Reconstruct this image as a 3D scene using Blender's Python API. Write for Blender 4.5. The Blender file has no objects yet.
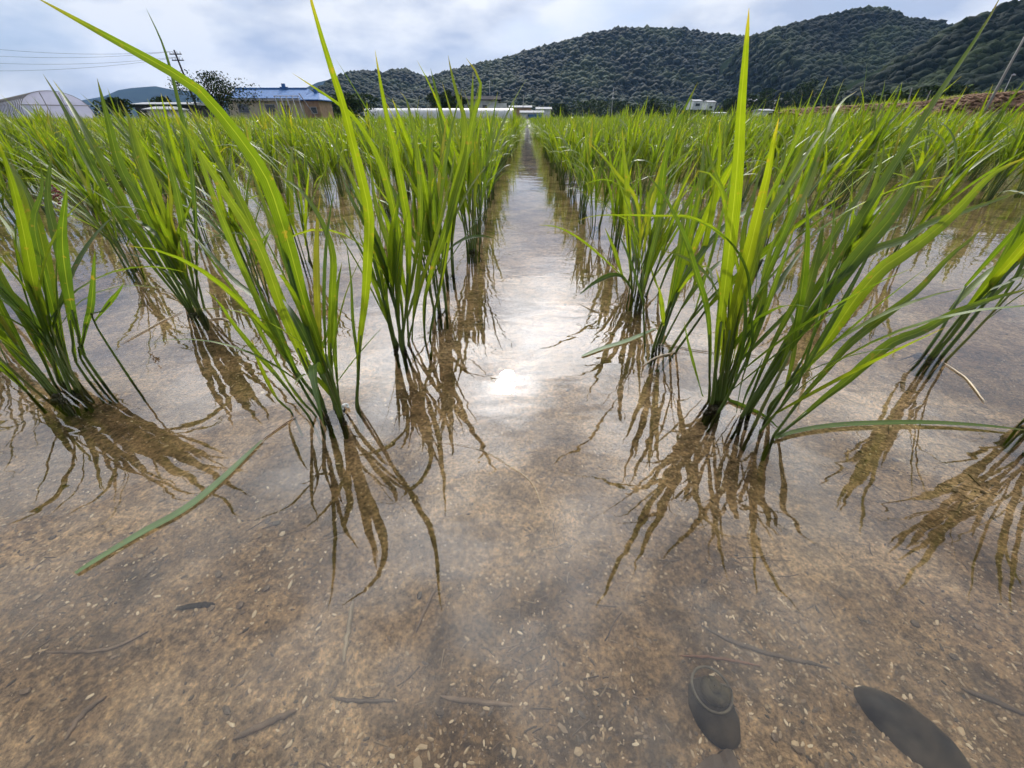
import bpy, bmesh, math, random
import numpy as np
from mathutils import Vector, Matrix, noise as mnoise

R = math.radians
random.seed(7)
rng = np.random.default_rng(7)
sc = bpy.context.scene
C = sc.collection

# ------------------------------------------------------------------ camera maths
F = 384.6; PITCH = R(34.57); H = 0.23
CS, SN = math.cos(PITCH), math.sin(PITCH)
def at(px, py, Y):
    """point at forward distance Y seen at photo pixel px,py"""
    u = (px - 512) / F; v = (py - 384) / F
    t = Y / (CS - v * SN)
    return np.array([u * t, Y, H - t * (SN + v * CS)])
def gnd(px, py, z=0.0):
    u = (px - 512) / F; v = (py - 384) / F
    t = (H - z) / (SN + v * CS)
    return np.array([u * t, (CS - v * SN) * t, z])
def proj(p):
    x, y, z = p[0], p[1], p[2] - H
    d = y * CS - z * SN
    if d <= 1e-4: return None
    return 512 + F * x / d, 384 - F * (y * SN + z * CS) / d

cam = bpy.data.cameras.new('camera'); co = bpy.data.objects.new('camera', cam); C.objects.link(co)
co.location = (0, 0, H); co.rotation_euler = (R(90) - PITCH, 0, 0)
cam.sensor_width = 36; cam.lens = F * 36 / 1024; cam.clip_start = 0.01; cam.clip_end = 9000
sc.camera = co

# ------------------------------------------------------------------ materials
def newmat(name):
    m = bpy.data.materials.new(name); m.use_nodes = True
    nt = m.node_tree; nt.nodes.clear()
    out = nt.nodes.new('ShaderNodeOutputMaterial')
    return m, nt, out
def N(nt, typ, **kw):
    n = nt.nodes.new(typ)
    for k, v in kw.items():
        if k.startswith('i_'): n.inputs[k[2:].replace('_', ' ')].default_value = v
        else: setattr(n, k, v)
    return n
def L(nt, a, b): nt.links.new(a, b)
def ramp(nt, fac, stops, interp='LINEAR'):
    r = nt.nodes.new('ShaderNodeValToRGB'); r.color_ramp.interpolation = interp
    while len(r.color_ramp.elements) < len(stops): r.color_ramp.elements.new(0.5)
    for e, (p, c) in zip(r.color_ramp.elements, stops):
        e.position = p; e.color = (*c, 1) if len(c) == 3 else c
    if fac is not None: L(nt, fac, r.inputs[0])
    return r
def mixc(nt, fac, a, b, mode='MIX'):
    m = nt.nodes.new('ShaderNodeMix'); m.data_type = 'RGBA'; m.blend_type = mode
    for sock, v in ((m.inputs[0], fac), (m.inputs[6], a), (m.inputs[7], b)):
        if hasattr(v, 'is_linked') or hasattr(v, 'links'): L(nt, v, sock)
        elif isinstance(v, (int, float)): sock.default_value = v
        else: sock.default_value = (*v, 1)
    return m.outputs[2]
def math_(nt, op, a, b=None, clamp=False):
    m = nt.nodes.new('ShaderNodeMath'); m.operation = op; m.use_clamp = clamp
    for i, v in enumerate((a, b)):
        if v is None: continue
        if isinstance(v, (int, float)): m.inputs[i].default_value = v
        else: L(nt, v, m.inputs[i])
    return m.outputs[0]

def simple(name, col, rough=0.6, var=0.25, scale=20.0, bump=0.0, metal=0.0, spec=0.5, col2=None, coords='Object'):
    m, nt, out = newmat(name)
    b = N(nt, 'ShaderNodeBsdfPrincipled'); b.inputs['Roughness'].default_value = rough
    b.inputs['Metallic'].default_value = metal; b.inputs['Specular IOR Level'].default_value = spec
    tc = N(nt, 'ShaderNodeTexCoord')
    nz = N(nt, 'ShaderNodeTexNoise'); nz.inputs['Scale'].default_value = scale; nz.inputs['Detail'].default_value = 6
    L(nt, tc.outputs[coords], nz.inputs['Vector'])
    c2 = col2 or tuple(c * (1 - var) for c in col)
    rp = ramp(nt, nz.outputs['Fac'], [(0.35, c2), (0.65, tuple(min(1, c * (1 + var * .6)) for c in col))])
    L(nt, rp.outputs[0], b.inputs['Base Color'])
    if bump:
        bp = N(nt, 'ShaderNodeBump'); bp.inputs['Strength'].default_value = 1; bp.inputs['Distance'].default_value = bump
        L(nt, nz.outputs['Fac'], bp.inputs['Height']); L(nt, bp.outputs[0], b.inputs['Normal'])
    L(nt, b.outputs[0], out.inputs[0])
    return m

def leaf_mat(name, greens, trans=0.5, dry=False):
    """rice leaf: green blade, paler midrib, yellowing tip, light passes through"""
    m, nt, out = newmat(name)
    rnd = N(nt, 'ShaderNodeAttribute', attribute_name='rnd')
    ac = N(nt, 'ShaderNodeAttribute', attribute_name='across')
    al = N(nt, 'ShaderNodeAttribute', attribute_name='along')
    col = ramp(nt, rnd.outputs['Fac'], greens).outputs[0]
    # length-wise streaks
    tc = N(nt, 'ShaderNodeTexCoord')
    nz = N(nt, 'ShaderNodeTexNoise'); nz.inputs['Scale'].default_value = 90; nz.inputs['Detail'].default_value = 3
    L(nt, tc.outputs['Object'], nz.inputs['Vector'])
    st = math_(nt, 'SINE', math_(nt, 'MULTIPLY', ac.outputs['Fac'], 26.0))
    st = math_(nt, 'MULTIPLY', st, 0.10)
    st = math_(nt, 'ADD', st, math_(nt, 'MULTIPLY', nz.outputs['Fac'], 0.5))
    st = math_(nt, 'ADD', st, 0.72)
    col = mixc(nt, 1.0, col, st, 'MULTIPLY')
    # midrib
    mr = math_(nt, 'SUBTRACT', 1.0, math_(nt, 'MULTIPLY', math_(nt, 'ABSOLUTE', ac.outputs['Fac']), 9.0), clamp=True)
    col = mixc(nt, math_(nt, 'MULTIPLY', mr, 0.35), col, (0.24, 0.34, 0.10))
    # dry tip on some leaves
    tip = math_(nt, 'MULTIPLY', math_(nt, 'SUBTRACT', al.outputs['Fac'], 0.93, clamp=True), 11.0, clamp=True)
    tip = math_(nt, 'MULTIPLY', tip, math_(nt, 'MULTIPLY', rnd.outputs['Fac'], .8), clamp=True)
    col = mixc(nt, tip, col, (0.30, 0.22, 0.08))
    bz = N(nt, 'ShaderNodeTexNoise'); bz.inputs['Scale'].default_value = 160; bz.inputs['Detail'].default_value = 4
    L(nt, tc.outputs['Object'], bz.inputs['Vector'])
    bl = ramp(nt, bz.outputs['Fac'], [(.64, (0, 0, 0)), (.72, (1, 1, 1))]).outputs[0]
    col = mixc(nt, math_(nt, 'MULTIPLY', bl, .6), col, (0.17, 0.13, 0.05))
    b = N(nt, 'ShaderNodeBsdfPrincipled'); b.inputs['Roughness'].default_value = 0.40
    b.inputs['Specular IOR Level'].default_value = 0.45
    L(nt, col, b.inputs['Base Color'])
    tr = N(nt, 'ShaderNodeBsdfTranslucent')
    tcol = mixc(nt, 1.0, col, (2.7, 2.1, 0.45) if not dry else (1.4, 1.2, 0.9), 'MULTIPLY')
    L(nt, tcol, tr.inputs['Color'])
    bp = N(nt, 'ShaderNodeBump'); bp.inputs['Strength'].default_value = 0.6; bp.inputs['Distance'].default_value = 0.0004
    L(nt, st, bp.inputs['Height']); L(nt, bp.outputs[0], b.inputs['Normal'])
    mx = N(nt, 'ShaderNodeMixShader'); mx.inputs[0].default_value = trans
    L(nt, b.outputs[0], mx.inputs[1]); L(nt, tr.outputs[0], mx.inputs[2]); L(nt, mx.outputs[0], out.inputs[0])
    return m

M = {}
GREENS = [(0.0, (0.028, 0.066, 0.016)), (0.35, (0.047, 0.098, 0.013)), (0.75, (0.080, 0.138, 0.013)), (0.93, (0.10, 0.15, 0.016)), (1.0, (0.13, 0.15, 0.03))]
M['leaf'] = leaf_mat('rice_leaf', GREENS, 0.52)
M['straw'] = leaf_mat('dry_straw', [(0, (0.26, 0.22, 0.13)), (1, (0.42, 0.36, 0.23))], 0.25, True)
M['stem'] = leaf_mat('rice_stem', [(0.0, (0.050, 0.090, 0.018)), (0.8, (0.11, 0.16, 0.03)), (1.0, (0.17, 0.15, 0.06))], 0.22)
M['mud'] = simple('black_mud', (.030, .022, .014), .35, .4, 200, .0006)
M['floatleaf'] = leaf_mat('drooping_leaf', [(0, (0.07, 0.12, 0.05)), (1, (0.13, 0.18, 0.08))], 0.3)

# ------------------------------------------------------------------ mesh helpers
class MB:
    """numpy mesh collector with point attributes"""
    def __init__(s): s.v = []; s.f = []; s.n = 0; s.a = {'rnd': [], 'across': [], 'along': []}; s.m = []
    def add(s, v, f, rnd=0.5, across=None, along=None, mat=0):
        v = np.asarray(v, float); f = np.asarray(f, int)
        s.v.append(v); s.f.append(f + s.n); s.n += len(v); s.m.append(np.full(len(f), mat))
        s.a['rnd'].append(np.broadcast_to(np.asarray(rnd, float), (len(v),)))
        s.a['across'].append(np.zeros(len(v)) if across is None else across)
        s.a['along'].append(np.zeros(len(v)) if along is None else along)
    def mesh(s, name, mats, smooth=True):
        me = bpy.data.meshes.new(name)
        v = np.concatenate(s.v).astype(np.float32)
        # pad: faces stored as quads; triangle when last==-1 unsupported -> quads / tris kept separately
        groups = s.f
        lens = np.concatenate([np.full(len(g), g.shape[1]) for g in groups])
        loops = np.concatenate([g.ravel() for g in groups]).astype(np.int32)
        starts = np.concatenate([[0], np.cumsum(lens)[:-1]]).astype(np.int32)
        me.vertices.add(len(v)); me.vertices.foreach_set('co', v.ravel())
        me.loops.add(len(loops)); me.loops.foreach_set('vertex_index', loops)
        me.polygons.add(len(lens)); me.polygons.foreach_set('loop_start', starts)
        me.polygons.foreach_set('material_index', np.concatenate(s.m).astype(np.int32))
        me.polygons.foreach_set('use_smooth', np.full(len(lens), smooth))
        me.update(calc_edges=True)
        for k, a in s.a.items():
            at_ = me.attributes.new(k, 'FLOAT', 'POINT'); at_.data.foreach_set('value', np.concatenate(a).astype(np.float32))
        for m in (mats if isinstance(mats, (list, tuple)) else [mats]): me.materials.append(m)
        return me
    def build(s, name, mats, parent=None, smooth=True):
        o = bpy.data.objects.new(name, s.mesh(name, mats, smooth)); C.objects.link(o)
        if parent is not None: o.parent = parent
        return o

def tag(o, label=None, cat=None, group=None, kind=None):
    if label: o['label'] = label
    if cat: o['category'] = cat
    if group: o['group'] = group
    if kind: o['kind'] = kind
    return o
def empty(name, loc, label, cat, group=None):
    o = bpy.data.objects.new(name, None); o.empty_display_size = 0.05; C.objects.link(o); o.location = [float(q) for q in loc]
    return tag(o, label, cat, group)

def catmull(P, n):
    P = np.asarray(P, float)
    if len(P) == 2: return P[0] + (P[1] - P[0]) * np.linspace(0, 1, n)[:, None]
    seg = np.r_[0, np.cumsum(np.linalg.norm(np.diff(P, axis=0), axis=1))]
    Q = np.vstack([2 * P[0] - P[1], P, 2 * P[-1] - P[-2]])
    out = []
    for s in np.linspace(0, seg[-1], n):
        i = min(max(np.searchsorted(seg, s, 'right') - 1, 0), len(P) - 2)
        t = (s - seg[i]) / max(seg[i + 1] - seg[i], 1e-9)
        a, b, c, d = Q[i], Q[i + 1], Q[i + 2], Q[i + 3]
        out.append(0.5 * (2 * b + (c - a) * t + (2 * a - 5 * b + 4 * c - d) * t * t + (3 * b - a - 3 * c + d) * t ** 3))
    return np.array(out)

def norm(a): return a / np.maximum(np.linalg.norm(a, axis=-1, keepdims=True), 1e-9)

def ribbon(mb, P, wid, side, rnd=0.5, fold=0.16, mat=0, three=True, al0=0.0):
    """leaf blade: centreline P, half widths from wid, flat direction `side` (n,3)"""
    n = len(P)
    T = norm(np.gradient(P, axis=0)); S = norm(side - (side * T).sum(1, keepdims=True) * T)
    Nn = np.cross(T, S)
    hw = (wid / 2)[:, None]
    al = np.linspace(al0, 1, n)
    if three:
        v = np.stack([P - S * hw, P + Nn * hw * -2 * fold, P + S * hw], 1).reshape(-1, 3)
        i = np.arange(n - 1) * 3
        f = np.concatenate([np.stack([i, i + 1, i + 4, i + 3], 1), np.stack([i + 1, i + 2, i + 5, i + 4], 1)])
        mb.add(v, f, rnd, np.tile([-1., 0, 1], n), np.repeat(al, 3), mat)
    else:
        v = np.stack([P - S * hw, P + S * hw], 1).reshape(-1, 3)
        i = np.arange(n - 1) * 2
        mb.add(v, np.stack([i, i + 1, i + 3, i + 2], 1), rnd, np.tile([-1., 1], n), np.repeat(al, 2), mat)

def tube(mb, P, rad, k=6, rnd=0.5, mat=0, flat=None):
    P = np.asarray(P, float); n = len(P); rad = np.broadcast_to(rad, (n,))
    T = norm(np.gradient(P, axis=0))
    ref = np.array([0.3, 1, 0.1]) if abs(T[0][1]) < 0.9 else np.array([1, 0, 0.2])
    A = norm(np.cross(T, ref)); B = np.cross(T, A)
    an = np.arange(k) / k * 2 * np.pi
    v = P[:, None] + (A[:, None] * np.cos(an)[None, :, None] + B[:, None] * np.sin(an)[None, :, None] * (flat or 1)) * rad[:, None, None]
    f = []
    i = np.arange(n - 1)[:, None] * k; j = np.arange(k)[None]; j2 = (j + 1) % k
    f = np.stack([i + j, i + j2, i + k + j2, i + k + j], -1).reshape(-1, 4)
    mb.add(v.reshape(-1, 3), f, rnd, np.tile(np.cos(an) * .6 + .3, n), np.repeat(np.linspace(0, .6, n), k), mat)
    mb.f.append(np.array([[mb.n - k + q for q in range(k)]])); mb.m.append(np.array([mat]))

def blade_width(s, w):
    """0 at base->1 tip : narrow at the sheath, wide in the middle, long taper"""
    return w * np.minimum(np.minimum(0.45 + 2.2 * s, 1.0), np.maximum((1 - s) * 2.4, 0.0) ** 0.8) + 0.0002

# ------------------------------------------------------------------ generic rice plants
def root_ball(seed, rad=.0105):
    r = random.Random(seed); mb = MB()
    for q in range(14):
        a = r.uniform(0, 6.28); d = rad * math.sqrt(r.random())
        bm = bmesh.new(); bmesh.ops.create_icosphere(bm, subdivisions=1, radius=1)
        sz = r.uniform(.0022, .0046)
        v = np.array([tuple(p.co * r.uniform(.7, 1.25)) for p in bm.verts]) * sz + np.array([math.cos(a) * d, math.sin(a) * d, -.002 - d * .25 - r.uniform(0, .004)])
        f = np.array([[p.index for p in fc.verts] for fc in bm.faces]); bm.free(); mb.add(v, f)
    for q in range(16):
        a = r.uniform(0, 6.28); l = r.uniform(.008, .022)
        tube(mb, [(0, 0, -.004), (math.cos(a) * l * .5, math.sin(a) * l * .5, -.006), (math.cos(a + r.gauss(0, .4)) * l, math.sin(a) * l, -.012 - r.random() * .01)], np.array([.0006, .0005, .0002]), 4)
    return mb
def gen_plant(seed, big=1.0, leaf_seg=9, three=True, ntil=None, leaves_per=(2, 4), lean=(0, 0), wscale=1.0, stemk=6):
    """returns (stems, leaves) lists of closures that write into MB"""
    r = np.random.default_rng(seed)
    nt_ = ntil or int(r.integers(6, 9))
    stems, leaves = [], []
    for k in range(nt_):
        a = r.uniform(0, 2 * np.pi); rr = 0.011 * math.sqrt(r.uniform(0.02, 1))
        base = np.array([rr * math.cos(a), rr * math.sin(a), -0.034])
        a2 = a + r.normal(0, .7); sp = abs(r.normal(0.10, 0.09))
        d = norm(np.array([math.cos(a2) * sp + lean[0], math.sin(a2) * sp + lean[1], 1.0]))
        Ls = (0.034 + r.uniform(0.065, 0.10)) * big
        top = base + d * Ls
        pts = catmull([base, base + d * Ls * .5 + np.array([r.normal(0, .0015), r.normal(0, .0015), 0]), top], 5)
        rad0 = r.uniform(.0012, .0021)
        rs = r.uniform(0, .9)
        stems.append((pts, np.linspace(rad0, rad0 * .55, 5), rs))
        nl = int(r.integers(leaves_per[0], leaves_per[1] + 1))
        for q in range(nl):
            s0 = 0.50 + 0.5 * (q + 1) / nl
            p0 = base + d * Ls * s0
            az = a2 + (q % 2) * np.pi + r.normal(0, .5)
            tilt = r.uniform(0.06, 0.38) if r.uniform() > .12 else r.uniform(.5, .9)
            dd = norm(d + np.array([math.cos(az), math.sin(az), 0]) * tilt)
            Ln = r.uniform(0.09, 0.165) * big * (0.8 + .25 * s0)
            bend = r.uniform(.1, 1.0) if r.uniform() > .18 else r.uniform(1.2, 2.6)
            n = leaf_seg
            P = [p0]; cur = dd.copy(); step = Ln / (n - 1)
            hz = np.array([math.cos(az), math.sin(az), 0])
            for j in range(n - 1):
                s = (j + 1) / n
                cur = norm(cur + (hz * .35 + np.array([0, 0, -0.75])) * bend * step / Ln * (0.25 + 1.5 * s) )
                P.append(P[-1] + cur * step)
            P = np.array(P)
            P[:, 2] = np.maximum(P[:, 2], 0.002)
            tw = r.uniform(-1.2, 1.2)
            side0 = np.array([-math.sin(az), math.cos(az), 0])
            tws = tw * np.linspace(.2, 1, n)
            side = side0[None] * np.cos(tws)[:, None] + np.array([0, 0, 1.])[None] * np.sin(tws)[:, None] * .6 + hz[None] * np.sin(tws)[:, None] * .5
            w = r.uniform(.0036, .0070) * wscale * (0.7 + .3 * s0)
            rn = min(1, max(0, r.beta(2.2, 2.4) + (0.35 if r.uniform() < .04 else 0)))
            leaves.append((P, blade_width(np.linspace(0, 1, n), w), side, rn))
    return stems, leaves

def wr_stem(mb, s, mat=0, k=6): tube(mb, s[0], s[1], k, s[2], mat)
def wr_leaf(mb, l, mat=0, three=True): ribbon(mb, l[0], l[1], l[2], l[3], mat=mat, three=three)

# ---- layout of the rows.  lane vanishing point is slightly right of centre
def drift(Y): return 0.032 * Y
LEFT = {1: -0.142, 2: -0.44, 3: -0.735}
RIGHT = {1: 0.178, 2: 0.485, 3: 0.785}
def rowx(side, k):
    d = LEFT if side < 0 else RIGHT
    return d[k] if k in d else (d[3] + side * 0.30 * (k - 3))
ORD = ['first', 'second', 'third', 'fourth', 'fifth', 'sixth', 'seventh', 'eighth', 'ninth', 'tenth', 'eleventh', 'twelfth', 'thirteenth',
       'fourteenth', 'fifteenth', 'sixteenth', 'seventeenth', 'eighteenth', 'nineteenth', 'twentieth']
TENS = {20: 'twenty', 30: 'thirty', 40: 'forty', 50: 'fifty', 60: 'sixty', 70: 'seventy', 80: 'eighty', 90: 'ninety'}
TENTH = {20: 'twentieth', 30: 'thirtieth', 40: 'fortieth', 50: 'fiftieth', 60: 'sixtieth', 70: 'seventieth', 80: 'eightieth', 90: 'ninetieth'}
def ordn(i):
    if i <= 20: return ORD[i - 1]
    t, u = i // 10 * 10, i % 10
    return TENTH[t] if u == 0 else TENS[t] + '-' + ORD[u - 1]
GROUP = 'rice clumps planted in rows across the flooded paddy'

# ---- hero plants: leaves traced as real curved blades.  each: (control points base->tip, width px at 1:1, dY of tip, kind)
heroes = {}
heroes['A'] = dict(base=(336, 412), leaves=[
    ([(324,408),(303,361),(284,317),(267,269),(251,234),(228,198),(207,165),(186,132),(165,95)], 11, .03, .72),
    ([(322,400),(310,368),(295,330),(272,278),(250,222),(232,185),(215,156),(201,130),(186,100)], 9, .05, .6),
    ([(335,408),(330,385),(318,340),(304,300),(290,250),(279,215),(268,183),(251,154),(224,119),(205,96),(180,77),(110,38),(30,-6)], 14, -.05, .45),
    ([(336,405),(330,360),(332,300),(333,255),(322,222),(305,195),(290,182),(276,176)], 8, .04, .5),
    ([(357,408),(359,350),(365,300),(368,255),(369,215),(362,180),(353,145),(344,108),(336,83),(326,52),(311,0),(306,-22)], 11, -.06, .75),
    ([(311,420),(280,380),(257,353),(232,322),(221,305),(206,290)], 5, -.02, .5),
    ([(292,413),(276,397),(259,363),(252,340)], 4, .0, .8),
    ([(322,413),(313,392),(297,372),(272,313),(259,299),(234,280),(205,248),(180,227)], 7, .05, .25),
    ([(324,410),(297,372),(278,345),(265,322),(250,288)], 6, .0, .35),
    ([(358,405),(358,363),(353,322),(351,280),(346,240)], 4, .03, .2),
    ([(334,395),(322,357),(328,330),(336,303)], 3, .03, .1),
    ([(339,400),(336,367),(334,332),(337,290),(342,262)], 6, .03, .3),
    ([(316,416),(296,395),(270,350),(248,310),(215,265),(196,238)], 4, .03, .55)], fill=5)
heroes['B'] = dict(base=(402, 347), leaves=[
    ([(400,345),(398,300),(400,250),(392,205),(381,165),(367,136),(350,113),(330,98),(312,86),(292,73)], 11, -.02, .6),
    ([(402,345),(408,290),(408,230),(404,200),(396,157),(387,117),(381,86),(375,50)], 9, -.05, .6),
    ([(425,340),(424,305),(432,270),(444,236),(454,200),(465,160),(473,120),(481,90),(476,72),(466,58)], 9, .02, .55),
    ([(430,335),(445,260),(452,200),(462,160),(465,123),(458,98),(452,75),(448,55)], 8, .06, .7),
    ([(412,340),(413,322),(417,284),(421,252),(426,212)], 6, .04, .65),
    ([(398,345),(387,320),(377,290),(371,267),(358,230)], 5, .03, .4),
    ([(404,345),(401,300),(390,250),(376,205),(370,160)], 7, .06, .6),
    ([(408,345),(420,290),(438,230),(450,180),(455,150)], 6, .08, .8),
    ([(396,345),(385,300),(372,240),(352,200),(340,170)], 6, .08, .45),
    ([(400,345),(412,280),(420,220),(418,160),(408,105),(400,92)], 6, .07, .55), ([(396,345),(380,270),(360,200),(338,150),(322,128)], 6, .05, .65)], fill=6)
heroes['C'] = dict(base=(193, 312), leaves=[
    ([(188,308),(172,285),(154,259),(133,227),(104,188),(92,171),(78,148),(70,130)], 7, .05, .55),
    ([(190,308),(160,250),(140,205),(120,165),(108,120),(97,78)], 8, .05, .35),
    ([(192,308),(175,258),(160,215),(147,185),(135,150),(128,118)], 9, .06, .5),
    ([(196,308),(180,260),(160,205),(146,165),(132,125),(120,100)], 7, .04, .7),
    ([(197,308),(180,255),(170,220),(171,200),(168,172)], 5, .04, .95),
    ([(198,308),(185,240),(176,190),(165,150),(158,130)], 6, .06, .4),
    ([(200,308),(182,262),(178,235),(188,210),(193,195)], 4, .04, .5),
    ([(197,308),(196,230),(190,160),(178,100),(164,48),(146,8)], 5, .10, .0), ([(186,308),(130,235),(85,150),(62,105),(43,74)], 5, .05, .2), ([(188,308),(140,230),(96,150),(72,108),(53,80)], 6, .09, .5)], fill=7)
heroes['D'] = dict(base=(62, 392), leaves=[
    ([(62,382),(42,340),(23,311),(0,285),(-30,240)], 9, .03, .35),
    ([(48,388),(21,359),(0,324),(-25,285)], 8, .0, .4),
    ([(65,365),(52,330),(33,280),(30,240),(20,190),(-5,140)], 8, .06, .8),
    ([(27,392),(0,365),(-40,330)], 7, -.02, .5),
    ([(84,355),(72,310),(65,273),(62,235),(67,186)], 8, .0, .1),
    ([(80,357),(86,325),(91,305),(95,250)], 5, .0, .1),
    ([(60,384),(45,330),(33,280),(24,232),(12,182),(-6,130)], 7, .0, .6),
    ([(66,372),(58,330),(45,280),(33,225),(42,190),(40,160)], 7, .05, .2),
    ([(94,322),(110,302),(118,292),(124,283)], 4, .0, .15),
    ([(70,370),(60,330),(50,280),(35,215),(10,160)], 7, .08, .5),
    ([(55,385),(30,330),(5,285),(-20,230)], 6, .04, .6), ([(45,388),(12,345),(-20,310)], 6, .03, .3), ([(58,380),(40,310),(22,250),(-8,205)], 5, .07, .7), ([(76,362),(70,320),(60,255),(48,200),(52,150)], 6, .09, .4)], fill=8)
heroes['E'] = dict(base=(715, 405), leaves=[
    ([(712,403),(719,340),(727,275),(732,230),(736,190),(739,150),(741,110),(744,73),(747,35),(749,8)], 13, -.07, .74),
    ([(718,400),(727,345),(738,294),(748,255),(759,209),(767,177),(773,144),(779,118)], 12, -.05, .85),
    ([(722,400),(740,300),(755,240),(765,219),(780,196),(790,180),(802,161),(815,142),(826,128)], 12, .03, .8),
    ([(727,390),(750,340),(763,300),(765,273),(773,244),(790,217),(805,203)], 9, .04, .5),
    ([(709,400),(710,346),(707,308),(698,277),(686,240),(667,200),(652,180),(640,168)], 7, .0, .25),
    ([(724,395),(730,300),(729,240),(724,202),(719,186),(709,173),(698,171),(690,184)], 5, .0, .6),
    ([(722,390),(724,330),(722,295),(716,268)], 9, .0, .9),
    ([(724,398),(745,330),(775,255),(800,195),(815,160),(834,104),(844,79)], 6, .07, .35),
    ([(727,397),(750,320),(785,235),(809,186),(823,140),(840,104),(857,91)], 7, .09, .8),
    ([(716,400),(716,350),(722,290),(728,215),(712,165),(706,140)], 7, .07, .55),
    ([(720,400),(733,340),(742,280),(744,230),(755,190),(765,150)], 9, .05, .6),
    ([(703,398),(690,350),(684,322)], 3, .0, .3),
    ([(722,395),(735,350),(739,300),(737,262),(721,234),(690,217),(660,216),(623,215),(592,216),(576,222)], 3.5, .05, .65),
    ([(733,360),(726,380),(733,422),(746,455),(757,478)], 5, -.06, .3)], fill=4)
heroes['F'] = dict(base=(750, 420), leaves=[
    ([(744,414),(775,360),(810,300),(845,244),(866,209),(886,177),(907,144),(936,98),(957,67),(986,23),(1004,-10)], 9, .02, .45),
    ([(742,416),(790,345),(830,292),(857,257),(890,219),(908,192),(922,168),(938,150)], 13, .04, .4),
    ([(750,412),(790,350),(824,294),(850,268),(876,248),(903,240),(928,223),(953,215),(982,205),(1030,188)], 8, .02, .6),
    ([(771,405),(800,372),(824,345),(855,300),(882,269),(907,252),(936,230),(959,209),(976,190),(997,171),(1030,156)], 12, .0, .7),
    ([(773,437),(800,400),(824,373),(845,348),(866,330),(891,311),(918,290),(949,257),(970,240),(987,222)], 7, .02, .65),
    ([(775,438),(800,418),(824,398),(845,382),(866,363),(893,342),(924,330),(949,315),(974,305),(1001,296),(1034,288)], 9, -.02, .5),
    ([(736,414),(742,380),(752,345),(750,300),(748,275),(738,252),(721,234),(690,217)], 3, .0, .0),
    ([(740,414),(746,395),(757,372),(763,358)], 2.5, .0, .0),
    ([(745,412),(770,350),(805,285),(840,225),(868,180),(880,140)], 7, .08, .5),
    ([(748,412),(782,360),(822,300),(868,235),(900,195),(915,188),(935,186)], 6, .07, .8)], fill=3)
heroes['G'] = dict(base=(640, 292), leaves=[
    ([(640,292),(650,245),(659,210),(665,160),(673,135),(684,110),(698,82)], 7, .0, .3),
    ([(632,290),(627,214),(627,185),(624,154),(622,128)], 9, .0, .75),
    ([(630,285),(623,277),(615,252),(605,228)], 5, .0, .6),
    ([(632,288),(617,271),(594,250),(577,237),(557,227),(538,225)], 3, .0, .6),
    ([(632,290),(623,277),(611,275),(594,283),(579,295)], 6, -.03, .1),
    ([(659,291),(672,260),(694,225),(713,200),(724,180)], 7, .05, .4),
    ([(659,291),(655,280),(650,266)], 3, .0, .6),
    ([(636,290),(640,240),(636,200),(618,175),(606,160),(588,142)], 4, .05, .9),
    ([(644,290),(650,240),(648,200),(660,180),(680,158),(698,148)], 5, .08, .7)], fill=7)

col_no = [0]
def hero_leaf(par, mb, pts, wpx, dY, rn, Y0):
    r = np.random.default_rng(int(pts[0][0] * 7 + pts[-1][1]))
    n = len(pts)
    ww = []
    for i, (x, y) in enumerate(pts):
        s = i / (n - 1)
        Y = Y0 + dY * s ** 1.5
        ww.append(at(x, y, Y))
    ww = np.array(ww)
    P = catmull(ww, 26)
    P[:, 2] = np.maximum(P[:, 2], .0015)
    view = norm(P - np.array([0, 0, H]))
    T = norm(np.gradient(P, axis=0))
    side = norm(np.cross(T, view))
    tw = r.uniform(-.5, .5) + np.linspace(0, 1, len(P)) * r.uniform(-.7, .7)
    nn = np.cross(T, side)
    side = side * np.cos(tw)[:, None] + nn * np.sin(tw)[:, None]
    dist = np.linalg.norm(P - np.array([0, 0, H]), axis=1)
    sx = np.linspace(0, 1, len(P))
    dm = dist.mean() * .85
    w = wpx * dm / F * .84
    prof = np.minimum(0.33 + np.clip((sx - .12) * 1.9, 0, 1), 1.0) * np.clip((1 - sx) * 2.6, 0, 1) ** .75
    ribbon(mb, P, w * prof + .00015, side, rn, fold=.2)
    return ww

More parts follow.
